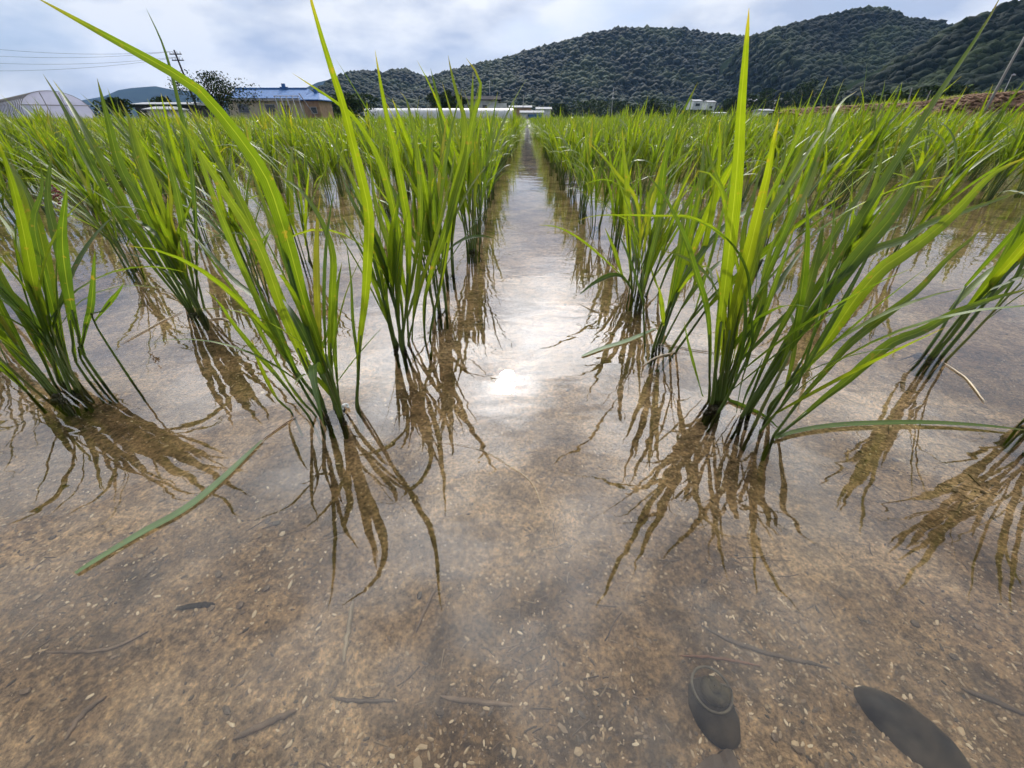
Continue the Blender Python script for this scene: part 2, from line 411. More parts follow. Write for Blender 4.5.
placed = []   # (side,row,Y,object)
for key, hd in heroes.items():
    b = gnd(*hd['base'])
    e = empty('rice_plant', b, 'tmp', 'rice plant', GROUP)
    hd['obj'] = e; hd['b'] = b
    inv = Vector([float(q) for q in b])
    for (pts, w, dY, rn) in hd['leaves']:
        # foot of this tiller: where its first control point sits in the ground plane
        g = gnd(pts[0][0], max(pts[0][1], hd['base'][1] - 18))
        Y0 = float(np.clip(g[1], b[1] - .022, b[1] + .02)) if key not in 'G' else b[1]
        mb = MB(); ww = hero_leaf(e, mb, pts, w, dY, rn, Y0)
        o = mb.build('leaf', M['leaf'], e); o.matrix_parent_inverse = Matrix.Translation(-inv)
        # sheath: stem round the lowest part of the blade down into the mud
        p0 = ww[0]; k1 = ww[1]; k2 = ww[min(2, len(ww) - 1)]
        if w >= 4:
            foot = np.array([p0[0], p0[1], 0]) + np.array([0, 0, -.034]) - (k1 - p0) * .1 * np.array([1, 1, 0])
            mbs = MB(); Pp = catmull([foot, p0, (p0 + k1) / 2, k1 * .7 + k2 * .3 if len(pts) > 5 else k1], 10)
            rr = min(.0023, .0009 + w * .00011)
            tube(mbs, Pp, np.linspace(rr, rr * .4, 10), 7, .35 + .3 * rn)
            o = mbs.build('stem', M['stem'], e); o.matrix_parent_inverse = Matrix.Translation(-inv)
    lx = 0.03 if b[0] > 0 else -0.03
    st, lv = gen_plant(ord(key) * 3, 0.92, 10, ntil=hd['fill'], lean=(lx, 0.03))
    for s in st:
        mb = MB(); wr_stem(mb, s); mb.build('stem', M['stem'], e)
    for l in lv:
        mb = MB(); wr_leaf(mb, l); mb.build('leaf', M['leaf'], e)
    root_ball(ord(key)).build('root_ball', M['mud'], e)
heroloc = {'A': (-1, 1), 'B': (-1, 1), 'C': (-1, 2), 'D': (-1, 2), 'E': (1, 1), 'F': (1, 1), 'G': (1, 1)}
for k, (s, r_) in heroloc.items(): placed.append([s, r_, heroes[k]['b'][1], heroes[k]['obj']])

# ---- prototypes
lists = []
for side in (-1, 1):
    for k in range(1, 60):
        x0 = rowx(side, k)
        Y = 0.12 + random.uniform(0, .12)
        if k == 1: Y = 0.53 if side < 0 else 0.72
        if k == 2 and side < 0: Y = 0.62
        if k == 2 and side > 0: Y = 0.262
        while Y < 9.0:
            sp = random.uniform(.145, .185)
            if side > 0 and k == 1 and Y < 1.2: sp = .17
            if side > 0 and k == 1 and Y == .72: lists.append((1, 1, .182, .415))
            lists.append((side, k, x0 + drift(Y) + random.gauss(0, .012) + 0.018 * math.sin(Y * 1.3 + k), Y))
            Y += sp
# a hero-sized gap filler rows 2
vis = []
for s, k, x, y in lists:
    if s > 0 and 2 <= k <= 5 and .5 < y < 1.45 and random.random() < .55: continue
    if s < 0 and 2 <= k <= 4 and .62 < y < 1.3 and random.random() < .3: continue
    p1 = proj((x, y, 0.0)); p2 = proj((x, y, .24))
    inview = p2 and (-60 < p2[0] < 1084) and p2[1] > -300 and (p1 and p1[1] < 800)
    off = p2 and (-260 < p2[0] < 1284)
    d = math.hypot(x, y)
    vis.append((s, k, x, y, d, bool(inview), bool(off)))
near_off = [(1, 2, .478, .262), (1, 2, .497, .398), (1, 2, .52, .60), (-1, 3, -.74, .33), (-1, 3, -.745, .50), (1, 3, .79, .40)]
cand = [(*q, math.hypot(q[2], q[3]), True, True) for q in near_off]
vis = [v for v in vis if not any(math.hypot(v[2] - q[2], v[3] - q[3]) < .10 for q in near_off)]
cand += sorted([v for v in vis if v[5] and v[4] < 4.5], key=lambda v: v[4])[:278]
ind = set(v[:4] for v in cand)

def proto(seed, **kw):
    return gen_plant(seed, **kw)
NP_ = 7
protoA = []      # with individual parts
for q in range(NP_):
    st, lv = proto(100 + q, leaf_seg=10, big=1.0 + .05 * math.sin(q * 3), wscale=1.15)
    ms = []
    for s in st: mb = MB(); wr_stem(mb, s); ms.append(('stem', mb.mesh('stem', M['stem'])))
    for l in lv: mb = MB(); wr_leaf(mb, l); ms.append(('leaf', mb.mesh('leaf', M['leaf'])))
    ms.append(('root_ball', root_ball(q, .008).mesh('root_ball', M['mud'])))
    protoA.append(ms)
protoB = []
for q in range(NP_ + 3):
    st, lv = proto(200 + q, leaf_seg=8, leaves_per=(3, 4), ntil=11)
    mb = MB()
    for s in st: wr_stem(mb, s, 1, 4)
    for l in lv: wr_leaf(mb, l, 0)
    protoB.append(mb.mesh('rice_plant', [M['leaf'], M['stem']]))
for i, v in enumerate(cand):
    s, k, x, y, d = v[:5]
    rz = random.uniform(0, 6.283); scl = random.uniform(.88, 1.12)
    if random.random() < .18: scl *= random.uniform(1.1, 1.28)
    scl *= 1 + .16 * min(1, max(0, (x - .5) / 1.2))
    leanx = random.gauss(0.03 if s > 0 else -.02, .05) + (.07 if s > 0 and x > .6 else 0)
    if i < 44:
        ms = protoA[i % NP_]
        e = empty('rice_plant', (x, y, 0), 'tmp', 'rice plant', GROUP)
        for nm, me in ms:
            c = bpy.data.objects.new(nm, me); C.objects.link(c); c.parent = e
    else:
        e = bpy.data.objects.new('rice_plant', protoB[i % len(protoB)]); C.objects.link(e); e.location = (x, y, 0)
        tag(e, 'tmp', 'rice plant', GROUP)
    e.rotation_mode = 'XYZ'
    q = Matrix.Rotation(leanx, 4, 'Y') @ Matrix.Rotation(rz, 4, 'Z')
    e.rotation_euler = q.to_euler(); e.scale = (scl, scl, scl)
    placed.append([s, k, y, e])
for side in (-1, 1):
    for k in range(1, 60):
        row = sorted([p for p in placed if p[0] == side and p[1] == k], key=lambda p: p[2])
        for n_, p in enumerate(row):
            rn = f'the {ordn(k)} row'
            p[3]['label'] = f"rice clump, {ordn(n_ + 1)} from the camera in {rn} {'left' if side < 0 else 'right'} of the lane"
heroes['A']['obj']['label'] = 'nearest rice clump on the left edge of the lane, longest leaf arching across sky'
heroes['E']['obj']['label'] = 'rice clump with the tallest upright bright blade, right edge of the open lane'
heroes['F']['obj']['label'] = 'nearest rice clump right of the lane, long blades sweeping up to the right'
heroes['D']['obj']['label'] = 'thick stout-stemmed rice clump cut by the left picture edge'

# ---- the rest of the field as one mass
mb = MB()
far_protos = []
for q in range(8):
    st, lv = gen_plant(400 + q, leaf_seg=5, ntil=11, leaves_per=(2, 3), wscale=1.2)
    t = MB()
    for s in st: ribbon(t, s[0][::4], np.array([.004, .002]), np.tile([1., 0, 0], (2, 1)), s[2], three=False)
    for l in lv: wr_leaf(t, l, 0, three=False)
    far_protos.append((np.concatenate(t.v), np.concatenate(t.f), np.concatenate(t.a['rnd']), np.concatenate(t.a['across']), np.concatenate(t.a['along'])))
def scatter(mb, pr, XY, smin=.88, smax=1.12, z=0):
    XY = np.asarray(XY)
    pid = rng.integers(0, len(pr), len(XY))
    for q in range(len(pr)):
        sel = XY[pid == q]
        if not len(sel): continue
        v, f, a, b, c = pr[q]; n = len(sel)
        th = rng.uniform(0, 6.283, n); sc_ = rng.uniform(smin, smax, n)
        sc_ = np.where(rng.uniform(size=n) < .18, sc_ * rng.uniform(1.1, 1.5, n), sc_)
        sc_ *= 1 + .16 * np.clip((sel[:, 0] - .5) / 1.2, 0, 1)
        pn = np.array([mnoise.noise(Vector((p[0] * .35, p[1] * .35, 1.7))) for p in sel]); sc_ *= 1 + .16 * pn
        cx, sx = np.cos(th) * sc_, np.sin(th) * sc_
        V = np.empty((n, len(v), 3))
        lean = rng.normal(0.02, .05, n) + np.where(sel[:, 0] > .6, .07, 0)
        V[..., 2] = v[:, 2] * sc_[:, None] + z
        V[..., 0] = v[:, 0] * cx[:, None] - v[:, 1] * sx[:, None] + sel[:, :1] + v[:, 2] * lean[:, None]
        V[..., 1] = v[:, 0] * sx[:, None] + v[:, 1] * cx[:, None] + sel[:, 1:2]
        Fc = (f[None] + (np.arange(n) * len(v))[:, None, None]).reshape(-1, f.shape[1])
        mb.add(V.reshape(-1, 3), Fc, np.clip(np.tile(a, n) + np.repeat(rng.normal(0, .10, n) + pn * .35, len(v)), 0, 1), np.tile(b, n), np.tile(c, n))
near_rest = [(v[2], v[3]) for v in vis if v[:4] not in ind and v[6] and v[3] > .95 and v[4] < 9.5]
scatter(mb, far_protos, near_rest)
# mid band: rows 0.30 apart, 9..28 m
pts = []
for side in (-1, 1):
    k = 1
    while rowx(side, k) * side < 1.5 * 28 + 2:
        x0 = rowx(side, k)
        ys = np.arange(9.0, 28, .15) + rng.uniform(-.03, .03, len(np.arange(9.0, 28, .15)))
        ys = ys[np.abs(x0) < 1.45 * ys + 1.5]
        pts.append(np.stack([x0 + drift(ys) + rng.normal(0, .012, len(ys)), ys], 1)); k += 1
pts = np.concatenate(pts)
mids = []
for q in range(6):
    st, lv = gen_plant(500 + q, leaf_seg=3, ntil=5, leaves_per=(2, 2), wscale=1.7)
    t = MB()
    for l in lv: wr_leaf(t, l, 0, three=False)
    mids.append((np.concatenate(t.v), np.concatenate(t.f), np.concatenate(t.a['rnd']), np.concatenate(t.a['across']), np.concatenate(t.a['along'])))
scatter(mb, mids, pts)
# far band 28..72 m, rows merged two by two
pts = []
for side in (-1, 1):
    k = 1
    while rowx(side, k) * side < 1.5 * 72 + 2:
        x0 = rowx(side, k)
        yy = np.arange(28.0, 72, .5)
        ys = yy + rng.uniform(-.2, .2, len(yy)); ys = ys[np.abs(x0) < 1.45 * ys + 1.5]
        pts.append(np.stack([x0 + drift(ys), ys], 1)); k += 2 if k > 1 else 1
pts = np.concatenate(pts)
fars = []
for q in range(5):
    st, lv = gen_plant(600 + q, leaf_seg=3, ntil=5, leaves_per=(1, 2), wscale=3.5)
    t = MB()
    for l in lv: wr_leaf(t, l, 0, three=False)
    fars.append((np.concatenate(t.v), np.concatenate(t.f), np.concatenate(t.a['rnd']), np.concatenate(t.a['across']), np.concatenate(t.a['along'])))
scatter(mb, fars, pts)
tag(mb.build('rice_field', M['leaf']), 'green mass of rice filling the flooded field beyond the nearer clumps', 'rice field', kind='stuff')

# ------------------------------------------------------------------ water
def water_mat():
    m, nt, out = newmat('paddy_water')
    tc = N(nt, 'ShaderNodeTexCoord')
    mp = N(nt, 'ShaderNodeMapping'); mp.inputs['Scale'].default_value = (0.75, 1.35, 1)
    L(nt, tc.outputs['Object'], mp.inputs['Vector'])
    hs = None
    for s, amp, det in ((9.0, 0.0007, 1.0), (36.0, 0.00022, 0.0), (85.0, 0.00004, 0.0)):
        nz = N(nt, 'ShaderNodeTexNoise'); nz.inputs['Scale'].default_value = s; nz.inputs['Detail'].default_value = det
        nz.inputs['Distortion'].default_value = .6
        L(nt, mp.outputs[0], nz.inputs['Vector'])
        h = math_(nt, 'MULTIPLY', nz.outputs['Fac'], amp)
        hs = h if hs is None else math_(nt, 'ADD', hs, h)
    # calm and breezy patches
    pz = N(nt, 'ShaderNodeTexNoise'); pz.inputs['Scale'].default_value = 2.2; pz.inputs['Detail'].default_value = 1
    L(nt, mp.outputs[0], pz.inputs['Vector'])
    pr = ramp(nt, pz.outputs['Fac'], [(0.35, (.45,) * 3), (0.65, (1.25,) * 3)])
    hs = math_(nt, 'MULTIPLY', hs, pr.outputs[0])
    bp = N(nt, 'ShaderNodeBump'); bp.inputs['Strength'].default_value = 1; bp.inputs['Distance'].default_value = 1.0
    L(nt, hs, bp.inputs['Height'])
    fr = N(nt, 'ShaderNodeFresnel'); fr.inputs['IOR'].default_value = 1.46; L(nt, bp.outputs[0], fr.inputs['Normal'])
    gl = N(nt, 'ShaderNodeBsdfGlossy'); gl.inputs['Roughness'].default_value = 0.004; gl.inputs['Color'].default_value = (1, 1, 1, 1)
    L(nt, bp.outputs[0], gl.inputs['Normal'])
    tr = N(nt, 'ShaderNodeBsdfTransparent'); tr.inputs['Color'].default_value = (.93, .90, .82, 1)
    mx = N(nt, 'ShaderNodeMixShader'); L(nt, fr.outputs[0], mx.inputs[0]); L(nt, tr.outputs[0], mx.inputs[1]); L(nt, gl.outputs[0], mx.inputs[2])
    L(nt, mx.outputs[0], out.inputs[0])
    return m
mb = MB(); mb.add([(-115, -1.5, 0), (115, -1.5, 0), (115, 74, 0), (-115, 74, 0)], [[0, 1, 2, 3]])
tag(mb.build('water', water_mat(), smooth=False), kind='structure')

# ------------------------------------------------------------------ mud bed = ground sheet
def bed_mat():
    m, nt, out = newmat('mud_bed')
    tc = N(nt, 'ShaderNodeTexCoord')
    def nz(scale, det=8, rough=.6, dist=0.0):
        n = N(nt, 'ShaderNodeTexNoise'); n.inputs['Scale'].default_value = scale; n.inputs['Detail'].default_value = det
        n.inputs['Roughness'].default_value = rough; n.inputs['Distortion'].default_value = dist
        L(nt, tc.outputs['Object'], n.inputs['Vector']); return n.outputs['Fac']
    big = ramp(nt, nz(9, 4, .55, .5), [(0.33, (0.125, 0.085, 0.047)), (0.48, (0.320, 0.225, 0.133)), (0.66, (0.520, 0.385, 0.245))]).outputs[0]
    fine = ramp(nt, nz(330, 6, .75), [(0.36, (.30, .28, .26)), (0.5, (.95, .93, .9)), (0.66, (1.9, 1.8, 1.6))]).outputs[0]
    col = mixc(nt, .85, big, fine, 'MULTIPLY')
    md = ramp(nt, nz(55, 5, .65, 1.2), [(0.40, (.46, .45, .44)), (0.56, (1.12, 1.08, 1.02))]).outputs[0]
    col = mixc(nt, .8, col, md, 'MULTIPLY')
    vo = N(nt, 'ShaderNodeTexVoronoi'); vo.inputs['Scale'].default_value = 420; L(nt, tc.outputs['Object'], vo.inputs['Vector'])
    spk = math_(nt, 'MULTIPLY', math_(nt, 'GREATER_THAN', vo.outputs['Color'], .80), math_(nt, 'LESS_THAN', vo.outputs['Distance'], .42))
    spk = math_(nt, 'MULTIPLY', spk, ramp(nt, nz(14, 4, .6, .8), [(.45, (.12,) * 3), (.6, (1, 1, 1))]).outputs[0])
    col = mixc(nt, math_(nt, 'MULTIPLY', spk, .75), col, (.62, .48, .30))
    b = N(nt, 'ShaderNodeBsdfPrincipled'); b.inputs['Roughness'].default_value = .8; b.inputs['Specular IOR Level'].default_value = .3
    L(nt, col, b.inputs['Base Color'])
    hh = math_(nt, 'ADD', math_(nt, 'MULTIPLY', nz(330, 6, .75), .0010), math_(nt, 'MULTIPLY', nz(60, 5, .6, 1), .0035))
    bp = N(nt, 'ShaderNodeBump'); bp.inputs['Strength'].default_value = 1; bp.inputs['Distance'].default_value = 1
    L(nt, hh, bp.inputs['Height']); L(nt, bp.outputs[0], b.inputs['Normal'])
    L(nt, b.outputs[0], out.inputs[0])
    return m
def bedz(x, y):
    near = math.exp(-((x * .8) ** 2 + (y - .3) ** 2) / 2.0)
    n = mnoise.noise(Vector((x * 7, y * 7, 0))) * .0035 + mnoise.noise(Vector((x * 26, y * 26, 3))) * .0016 + mnoise.noise(Vector((x * 80, y * 80, 5))) * .0006
    return -0.030 + n * near + .004 * math.exp(-((y - .12) / .12) ** 2)
def spaced(lo, hi, fine_lo, fine_hi, n, far):
    a = list(np.linspace(fine_lo, fine_hi, n))
    st = a[1] - a[0]; x = fine_hi; s = st
    while x < hi: s *= 1.35; x += s; a.append(min(x, hi + far))
    x = fine_lo; s = st; b = []
    while x > lo: s *= 1.35; x -= s; b.append(max(x, lo - far))
    return np.array(b[::-1] + a)
xs = spaced(-4000, 4000, -.9, .9, 300, 0); ys = spaced(-600, 5000, -.02, 1.0, 190, 0)
xs = np.unique(xs); ys = np.unique(ys)
V = np.array([(x, y, bedz(x, y)) for y in ys for x in xs])
nx = len(xs); i, j = np.meshgrid(np.arange(len(ys) - 1), np.arange(nx - 1), indexing='ij'); a = (i * nx + j).ravel()
mb = MB(); mb.add(V, np.stack([a, a + 1, a + nx + 1, a + nx], 1))
bed = tag(mb.build('mud_bed', bed_mat()), kind='structure')

# gravel / husks on the bed
def lump(k=0):
    bm = bmesh.new(); bmesh.ops.create_icosphere(bm, subdivisions=1, radius=1)
    r = random.Random(k)
    for v in bm.verts: v.co *= r.uniform(.7, 1.2)
    v = np.array([tuple(q.co) for q in bm.verts]); f = np.array([[q.index for q in p.verts] for p in bm.faces]); bm.free()
    return v, f
lumps = [lump(k) for k in range(6)]
mb = MB()
n = 24000
for q in range(n):
    y = .03 + .75 * random.random() ** 1.3; x = random.uniform(-1.05, 1.05) * (y + .16) * 1.1
    cl = mnoise.noise(Vector((x * 9, y * 9, 11)))
    if cl < .02 and random.random() < .75: continue
    v, f = lumps[q % 6]
    s = random.choice([.00028, .00035, .0004, .0005, .0007, .0009]) * random.uniform(.8, 1.2)
    if random.random() < .012: s = random.uniform(.0012, .0026)
    el = random.uniform(1, 2.6) if s < .0017 else random.uniform(1, 1.4)
    th = random.uniform(0, 6.283)
    M3 = np.array([[math.cos(th), -math.sin(th), 0], [math.sin(th), math.cos(th), 0], [0, 0, 1]])
    vv = (v * np.array([s * el, s, s * .6])) @ M3.T + np.array([x, y, bedz(x, y) + s * .35])
    mb.add(vv, f, random.random())
for q in range(1700):
    y = .03 + .6 * random.random() ** 1.2; x = random.uniform(-1, 1) * (y + .16) * 1.1
    if mnoise.noise(Vector((x * 7, y * 7, 31))) < -.05: continue
    a = random.gauss(.5, .7); l = random.uniform(.002, .009) * random.random() + .001; bnd = random.gauss(0, .10) * l
    P = [np.array([x + math.cos(a) * l * t - math.sin(a) * bnd * (1 - t * t), y + math.sin(a) * l * t + math.cos(a) * bnd * (1 - t * t), 0]) for t in (-1, -.33, .33, 1)]
    for p_ in P: p_[2] = bedz(p_[0], p_[1]) + .0004
    tube(mb, P, random.uniform(.00018, .0005), 4, random.choice([.1, .2, .3, .5]))
def gravel_mat():
    m, nt, out = newmat('gravel_bits')
    a = N(nt, 'ShaderNodeAttribute', attribute_name='rnd')
    b = N(nt, 'ShaderNodeBsdfPrincipled'); b.inputs['Roughness'].default_value = .45
    r_ = ramp(nt, a.outputs['Fac'], [(0, (.06, .045, .03)), (.3, (.20, .14, .09)), (.6, (.42, .31, .19)), (.85, (.66, .50, .31)), (1, (.85, .72, .52))])
    L(nt, r_.outputs[0], b.inputs['Base Color']); L(nt, b.outputs[0], out.inputs[0]); return m
tag(mb.build('gravel', gravel_mat(), smooth=False), 'fine pale grit and husks scattered over the muddy bed', 'gravel', kind='stuff')

# ------------------------------------------------------------------ things on the bed
M['wood'] = simple('wet_twig', (0.25, 0.175, 0.115), .6, .4, 90, .0008)
M['bark'] = simple('dark_bark', (0.12, 0.085, 0.058), .6, .4, 80, .0008)
M['reddish'] = simple('reddish_reed', (0.22, 0.10, 0.05), .5, .3, 60)
M['pale'] = simple('pale_stalk', (0.36, 0.29, 0.19), .5, .25, 60, .0004)
M['shell'] = simple('snail_shell', (0.060, 0.046, 0.030), .5, .4, 55, .0004, spec=.12, col2=(0.004, 0.004, 0.0035))
M['shellrim'] = simple('snail_shell_rim', (0.13, 0.115, 0.08), .5, .4, 160, .0003)
M['shellgrey'] = simple('snail_body', (0.095, 0.078, 0.040), .55, .4, 130, .0008, spec=.15, col2=(.018,.016,.011))
M['white'] = simple('white_froth', (0.75, 0.76, 0.74), .25, .15, 300)
M['red'] = simple('dark_red', (0.16, 0.02, 0.015), .45, .3, 300)

def stick(name, pxs, rad, mat, label, cat, lift=.0, flat=.6, group=None, z=None):
    P = []
    for (x, y) in pxs:
        g = gnd(x, y, -.028 if z is None else z)
        zz = (bedz(g[0], g[1]) + rad * .4 + lift) if z is None else z
        P.append((g[0], g[1], zz))
    P = catmull(P, max(8, len(P) * 4)); n = len(P)
    c = P.mean(0)
    mb = MB(); pr = 1 - .7 * np.abs(np.linspace(-1, 1, n)) ** 4
    jit = np.array([1 + .18 * mnoise.noise(Vector((q * 1.3, rad * 9999, 0))) for q in range(n)])
    tube(mb, P - c + np.array([[mnoise.noise(Vector((q * .9, rad * 999, 5))), mnoise.noise(Vector((q * .9, rad * 999, 9))), 0] for q in range(n)]) * rad * .5, rad * .78 * pr * jit, 7, flat=None)
    o = mb.build(name, mat); o.location = c; tag(o, label, cat, group)
    return o
stick('twig', [(236, 741), (262, 728), (298, 712)], .0022, M['wood'], 'brown sunken stick lying slantwise near the bottom edge, left of centre', 'stick')
stick('twig', [(678, 658), (715, 660), (760, 667)], .0011, M['reddish'], 'thin straight reddish stalk lying just above the coiled snail', 'stick')
stick('reed_stalk', [(345, 664), (350, 630), (354, 604)], .0019, M['pale'], 'pale flat reed piece sunk upright below the reflected left clump', 'reed piece')
stick('reed_stalk', [(416, 635), (426, 610), (437, 588)], .0013, M['wood'], 'short grey-brown reed piece beside the paler sunken reed', 'reed piece')
stick('reed_stalk', [(333, 699), (360, 702), (396, 701)], .0013, M['bark'], 'dark brown reed lying flat across, below the pale sunken reed', 'reed piece')
stick('twig', [(440, 697), (470, 702), (512, 706)], .0018, M['wood'], 'brown half-buried stalk at the bottom centre of the bed', 'stick')
stick('twig', [(700, 628), (735, 644), (770, 655), (830, 668)], .0016, M['bark'], 'long dark sunken stalk slanting under the tall clump reflection', 'stick')
stick('twig', [(960, 690), (990, 702), (1022, 716)], .0018, M['bark'], 'dark sunken stalk near the right picture edge, beyond the black shell', 'stick')
stick('twig', [(50, 655), (110, 651), (150, 632)], .0012, M['wood'], 'thin brown stalk on the bed at the lower left', 'stick')
stick('twig', [(70, 742), (88, 715), (110, 698)], .0018, M['wood'], 'reddish brown stalk in the bottom left corner of the bed', 'stick')
stick('twig', [(177, 610), (198, 606), (216, 606)], .0022, M['shell'], 'short black sunken lump below the floating green leaf', 'debris')
stick('root_strand', [(415, 440), (450, 443), (482, 450), (510, 466), (532, 483), (545, 516)], .00032, M['pale'], 'fine whitish root strand curving across the water at the lane centre', 'root', z=.0008)
stick('straw', [(642, 366), (655, 358), (668, 354), (680, 351)], .0014, M['pale'], 'short dead pale straw curled on the water beside the tall right clump', 'straw', z=.001)
stick('straw', [(640, 344), (670, 345), (702, 351), (760, 356)], .0007, M['pale'], 'long thin pale straw floating behind the curled straw', 'straw', z=.0012)
stick('straw', [(943, 362), (955, 370), (968, 380), (985, 402)], .0011, M['pale'], 'pale forked straw floating at the right among reflections', 'straw', z=.001)
stick('straw', [(121, 343), (140, 333), (160, 322), (183, 311)], .0010, M['pale'], 'pale curved straw floating in front of the second-row left clump', 'straw', z=.001)
stick('straw', [(208, 320), (220, 318), (232, 322)], .0016, M['pale'], 'short whitish husk floating just right of the second-row left clump', 'straw', z=.001)
stick('straw', [(262, 440), (278, 428), (296, 416)], .0010, M['wood'], 'thin brown straw joining the floating leaf to the left clump', 'straw', z=.001)
# bark corner
g = gnd(718, 775, -.028)
bm = bmesh.new(); bmesh.ops.create_cube(bm, size=1)
bmesh.ops.subdivide_edges(bm, edges=bm.edges[:], cuts=5, use_grid_fill=True)
for v in bm.verts:
    v.co.x *= .021; v.co.y *= .012; v.co.z *= .003
    v.co += Vector((mnoise.noise(v.co * 200), mnoise.noise(v.co * 200 + Vector((9, 0, 0))), mnoise.noise(v.co * 160) * .7)) * .0016
me = bpy.data.meshes.new('bark_piece'); bm.to_mesh(me); bm.free(); me.materials.append(M['bark'])
o = bpy.data.objects.new('bark_piece', me); C.objects.link(o); o.location = (g[0], g[1], bedz(g[0], g[1]) + .001); o.rotation_euler = (0, .05, .35)
tag(o, 'flat dark bark flake on the bed below the coiled snail, at the bottom edge', 'bark')

# floating / fallen leaves
def flat_leaf(name, pxs, wpx, rn, label, mat, z=.0014, cat='leaf'):
    P = np.array([gnd(x, y, z) for x, y in pxs]); P = catmull(P, 22); c = P.mean(0)
    T = norm(np.gradient(P, axis=0)); side = np.cross(T, np.tile([0, 0, 1.], (22, 1)))
    s = np.linspace(0, 1, 22); d = np.linalg.norm(c - np.array([0, 0, H]))
    mb = MB(); ribbon(mb, P - c, wpx * .7 * d / F * np.sin(np.pi * np.clip(s * .92 + .06, 0, 1)) ** .5, side, rn, fold=-.12)
    o = mb.build(name, mat); o.location = c; tag(o, label, cat)
flat_leaf('fallen_leaf', [(75, 573), (105, 554), (140, 533), (185, 508), (220, 480), (262, 440)], 10, .3, 'long green rice leaf floating on the water in front of the left clump', M['floatleaf'])
flat_leaf('fallen_leaf', [(582, 356), (602, 348), (628, 340), (656, 328)], 8, .25, 'grey-green fallen leaf floating left of the tall right clump', M['floatleaf'])
flat_leaf('fallen_leaf', [(775, 438), (800, 430), (845, 424), (907, 422), (950, 423), (991, 426), (1026, 430)], 7, .45, 'slender green leaf lying along the water to the right picture edge', M['leaf'], z=.003)

# coiled snail: flattened spiral shell with a foot
def spiral_shell(name, R0, turns, growth, flat, parent, mat, rim):
    mb = MB(); n = 70; k = 12
    P = []; rr = []
    for q in range(n):
        t = q / (n - 1); a = t * turns * 2 * math.pi
        s = math.exp(growth * (a - turns * 2 * math.pi))
        P.append((R0 * .62 * s * math.cos(a), R0 * .62 * s * math.sin(a), R0 * flat * (1 - s) * 1.1 + R0 * .3)); rr.append(R0 * .46 * s)
    tube(mb, P, np.array(rr), k)
    o = mb.build(name, mat, parent)
    m2 = MB(); e = np.array(P[-1]); an = np.linspace(0, 2 * math.pi, 20)
    T = norm(np.array(P[-1]) - np.array(P[-2])); A = norm(np.cross(T, [0, 0, 1.])); B = np.cross(T, A)
    ring = [e + (A * math.cos(t) + B * math.sin(t)) * rr[-1] * 1.0 for t in an]
    tube(m2, ring, R0 * .06, 6)
    m2.build('shell_lip', rim, parent)
    return o
g = gnd(708, 697, -.028)
sn = empty('water_snail', (g[0], g[1], bedz(g[0], g[1])), 'dark coiled water snail with a pale shell rim, on the bed bottom right of centre', 'snail')
spo = spiral_shell('shell', .0092, 3.0, .13, .5, sn, M['shellgrey'], M['shellrim']); spo.location = (0, .001, .0035)
for c_ in sn.children: c_.location = (0, .001, .0035)
m2 = MB(); tube(m2, [(.0098 * math.cos(t), .0102 * math.sin(t) + .001, .0062) for t in np.linspace(0, 2 * math.pi, 30)], .0007, 6); m2.build('shell_seam', M['shellrim'], sn)
mb = MB(); v, f = lumps[0]
bm = bmesh.new(); bmesh.ops.create_uvsphere(bm, u_segments=20, v_segments=12, radius=1)
for q in bm.verts:
    q.co = Vector((q.co.x * .0118, q.co.y * .0152, max(q.co.z, -.3) * .0045)) + Vector((0, 0, .001))
    q.co += Vector(q.co.normalized()) * .0012 * mnoise.noise(q.co * 220)
me = bpy.data.meshes.new('body'); bm.to_mesh(me); bm.free(); me.materials.append(M['shell']); me.polygons.foreach_set('use_smooth', [True] * len(me.polygons))
b_ = bpy.data.objects.new('body', me); C.objects.link(b_); b_.parent = sn; b_.location = (-.001, -.007, 0); b_.rotation_euler = (0, 0, .12)
# big black shell: pointed oval valve with growth ridges
g = gnd(910, 730, -.028)
sh = empty('mussel_shell', (g[0], g[1], bedz(g[0], g[1]) - .002), 'large black oval shell lying on the mud in the lower right corner', 'shell')
sh.rotation_euler = (0, 0, R(-48))
bm = bmesh.new(); bmesh.ops.create_uvsphere(bm, u_segments=48, v_segments=24, radius=1)
for q in bm.verts:
    x, y, z = q.co
    wdt = .0138 * (1 - .12 * max(-x, 0) ** 2) * (1 + .08 * x)
    rad = math.hypot(x + 1, y)
    rdg = .00016 * math.sin(rad * 26)
    q.co = Vector((x * .0245, y * wdt, (max(z, -.15) * .0085) + rdg * (z > 0)))
me = bpy.data.meshes.new('valve'); bm.to_mesh(me); bm.free(); me.materials.append(M['shell']); me.polygons.foreach_set('use_smooth', [True] * len(me.polygons))
o = bpy.data.objects.new('valve', me); C.objects.link(o); o.parent = sh
mb = MB(); P = [(.0245 * math.cos(t), -.0134 * math.sin(t) * (1 - .12 * max(-math.cos(t), 0) ** 2), .0006) for t in np.linspace(1.6, 3.0, 14)]
tube(mb, P, .0004, 5); mb.build('hinge_edge', M['shellrim'], sh)

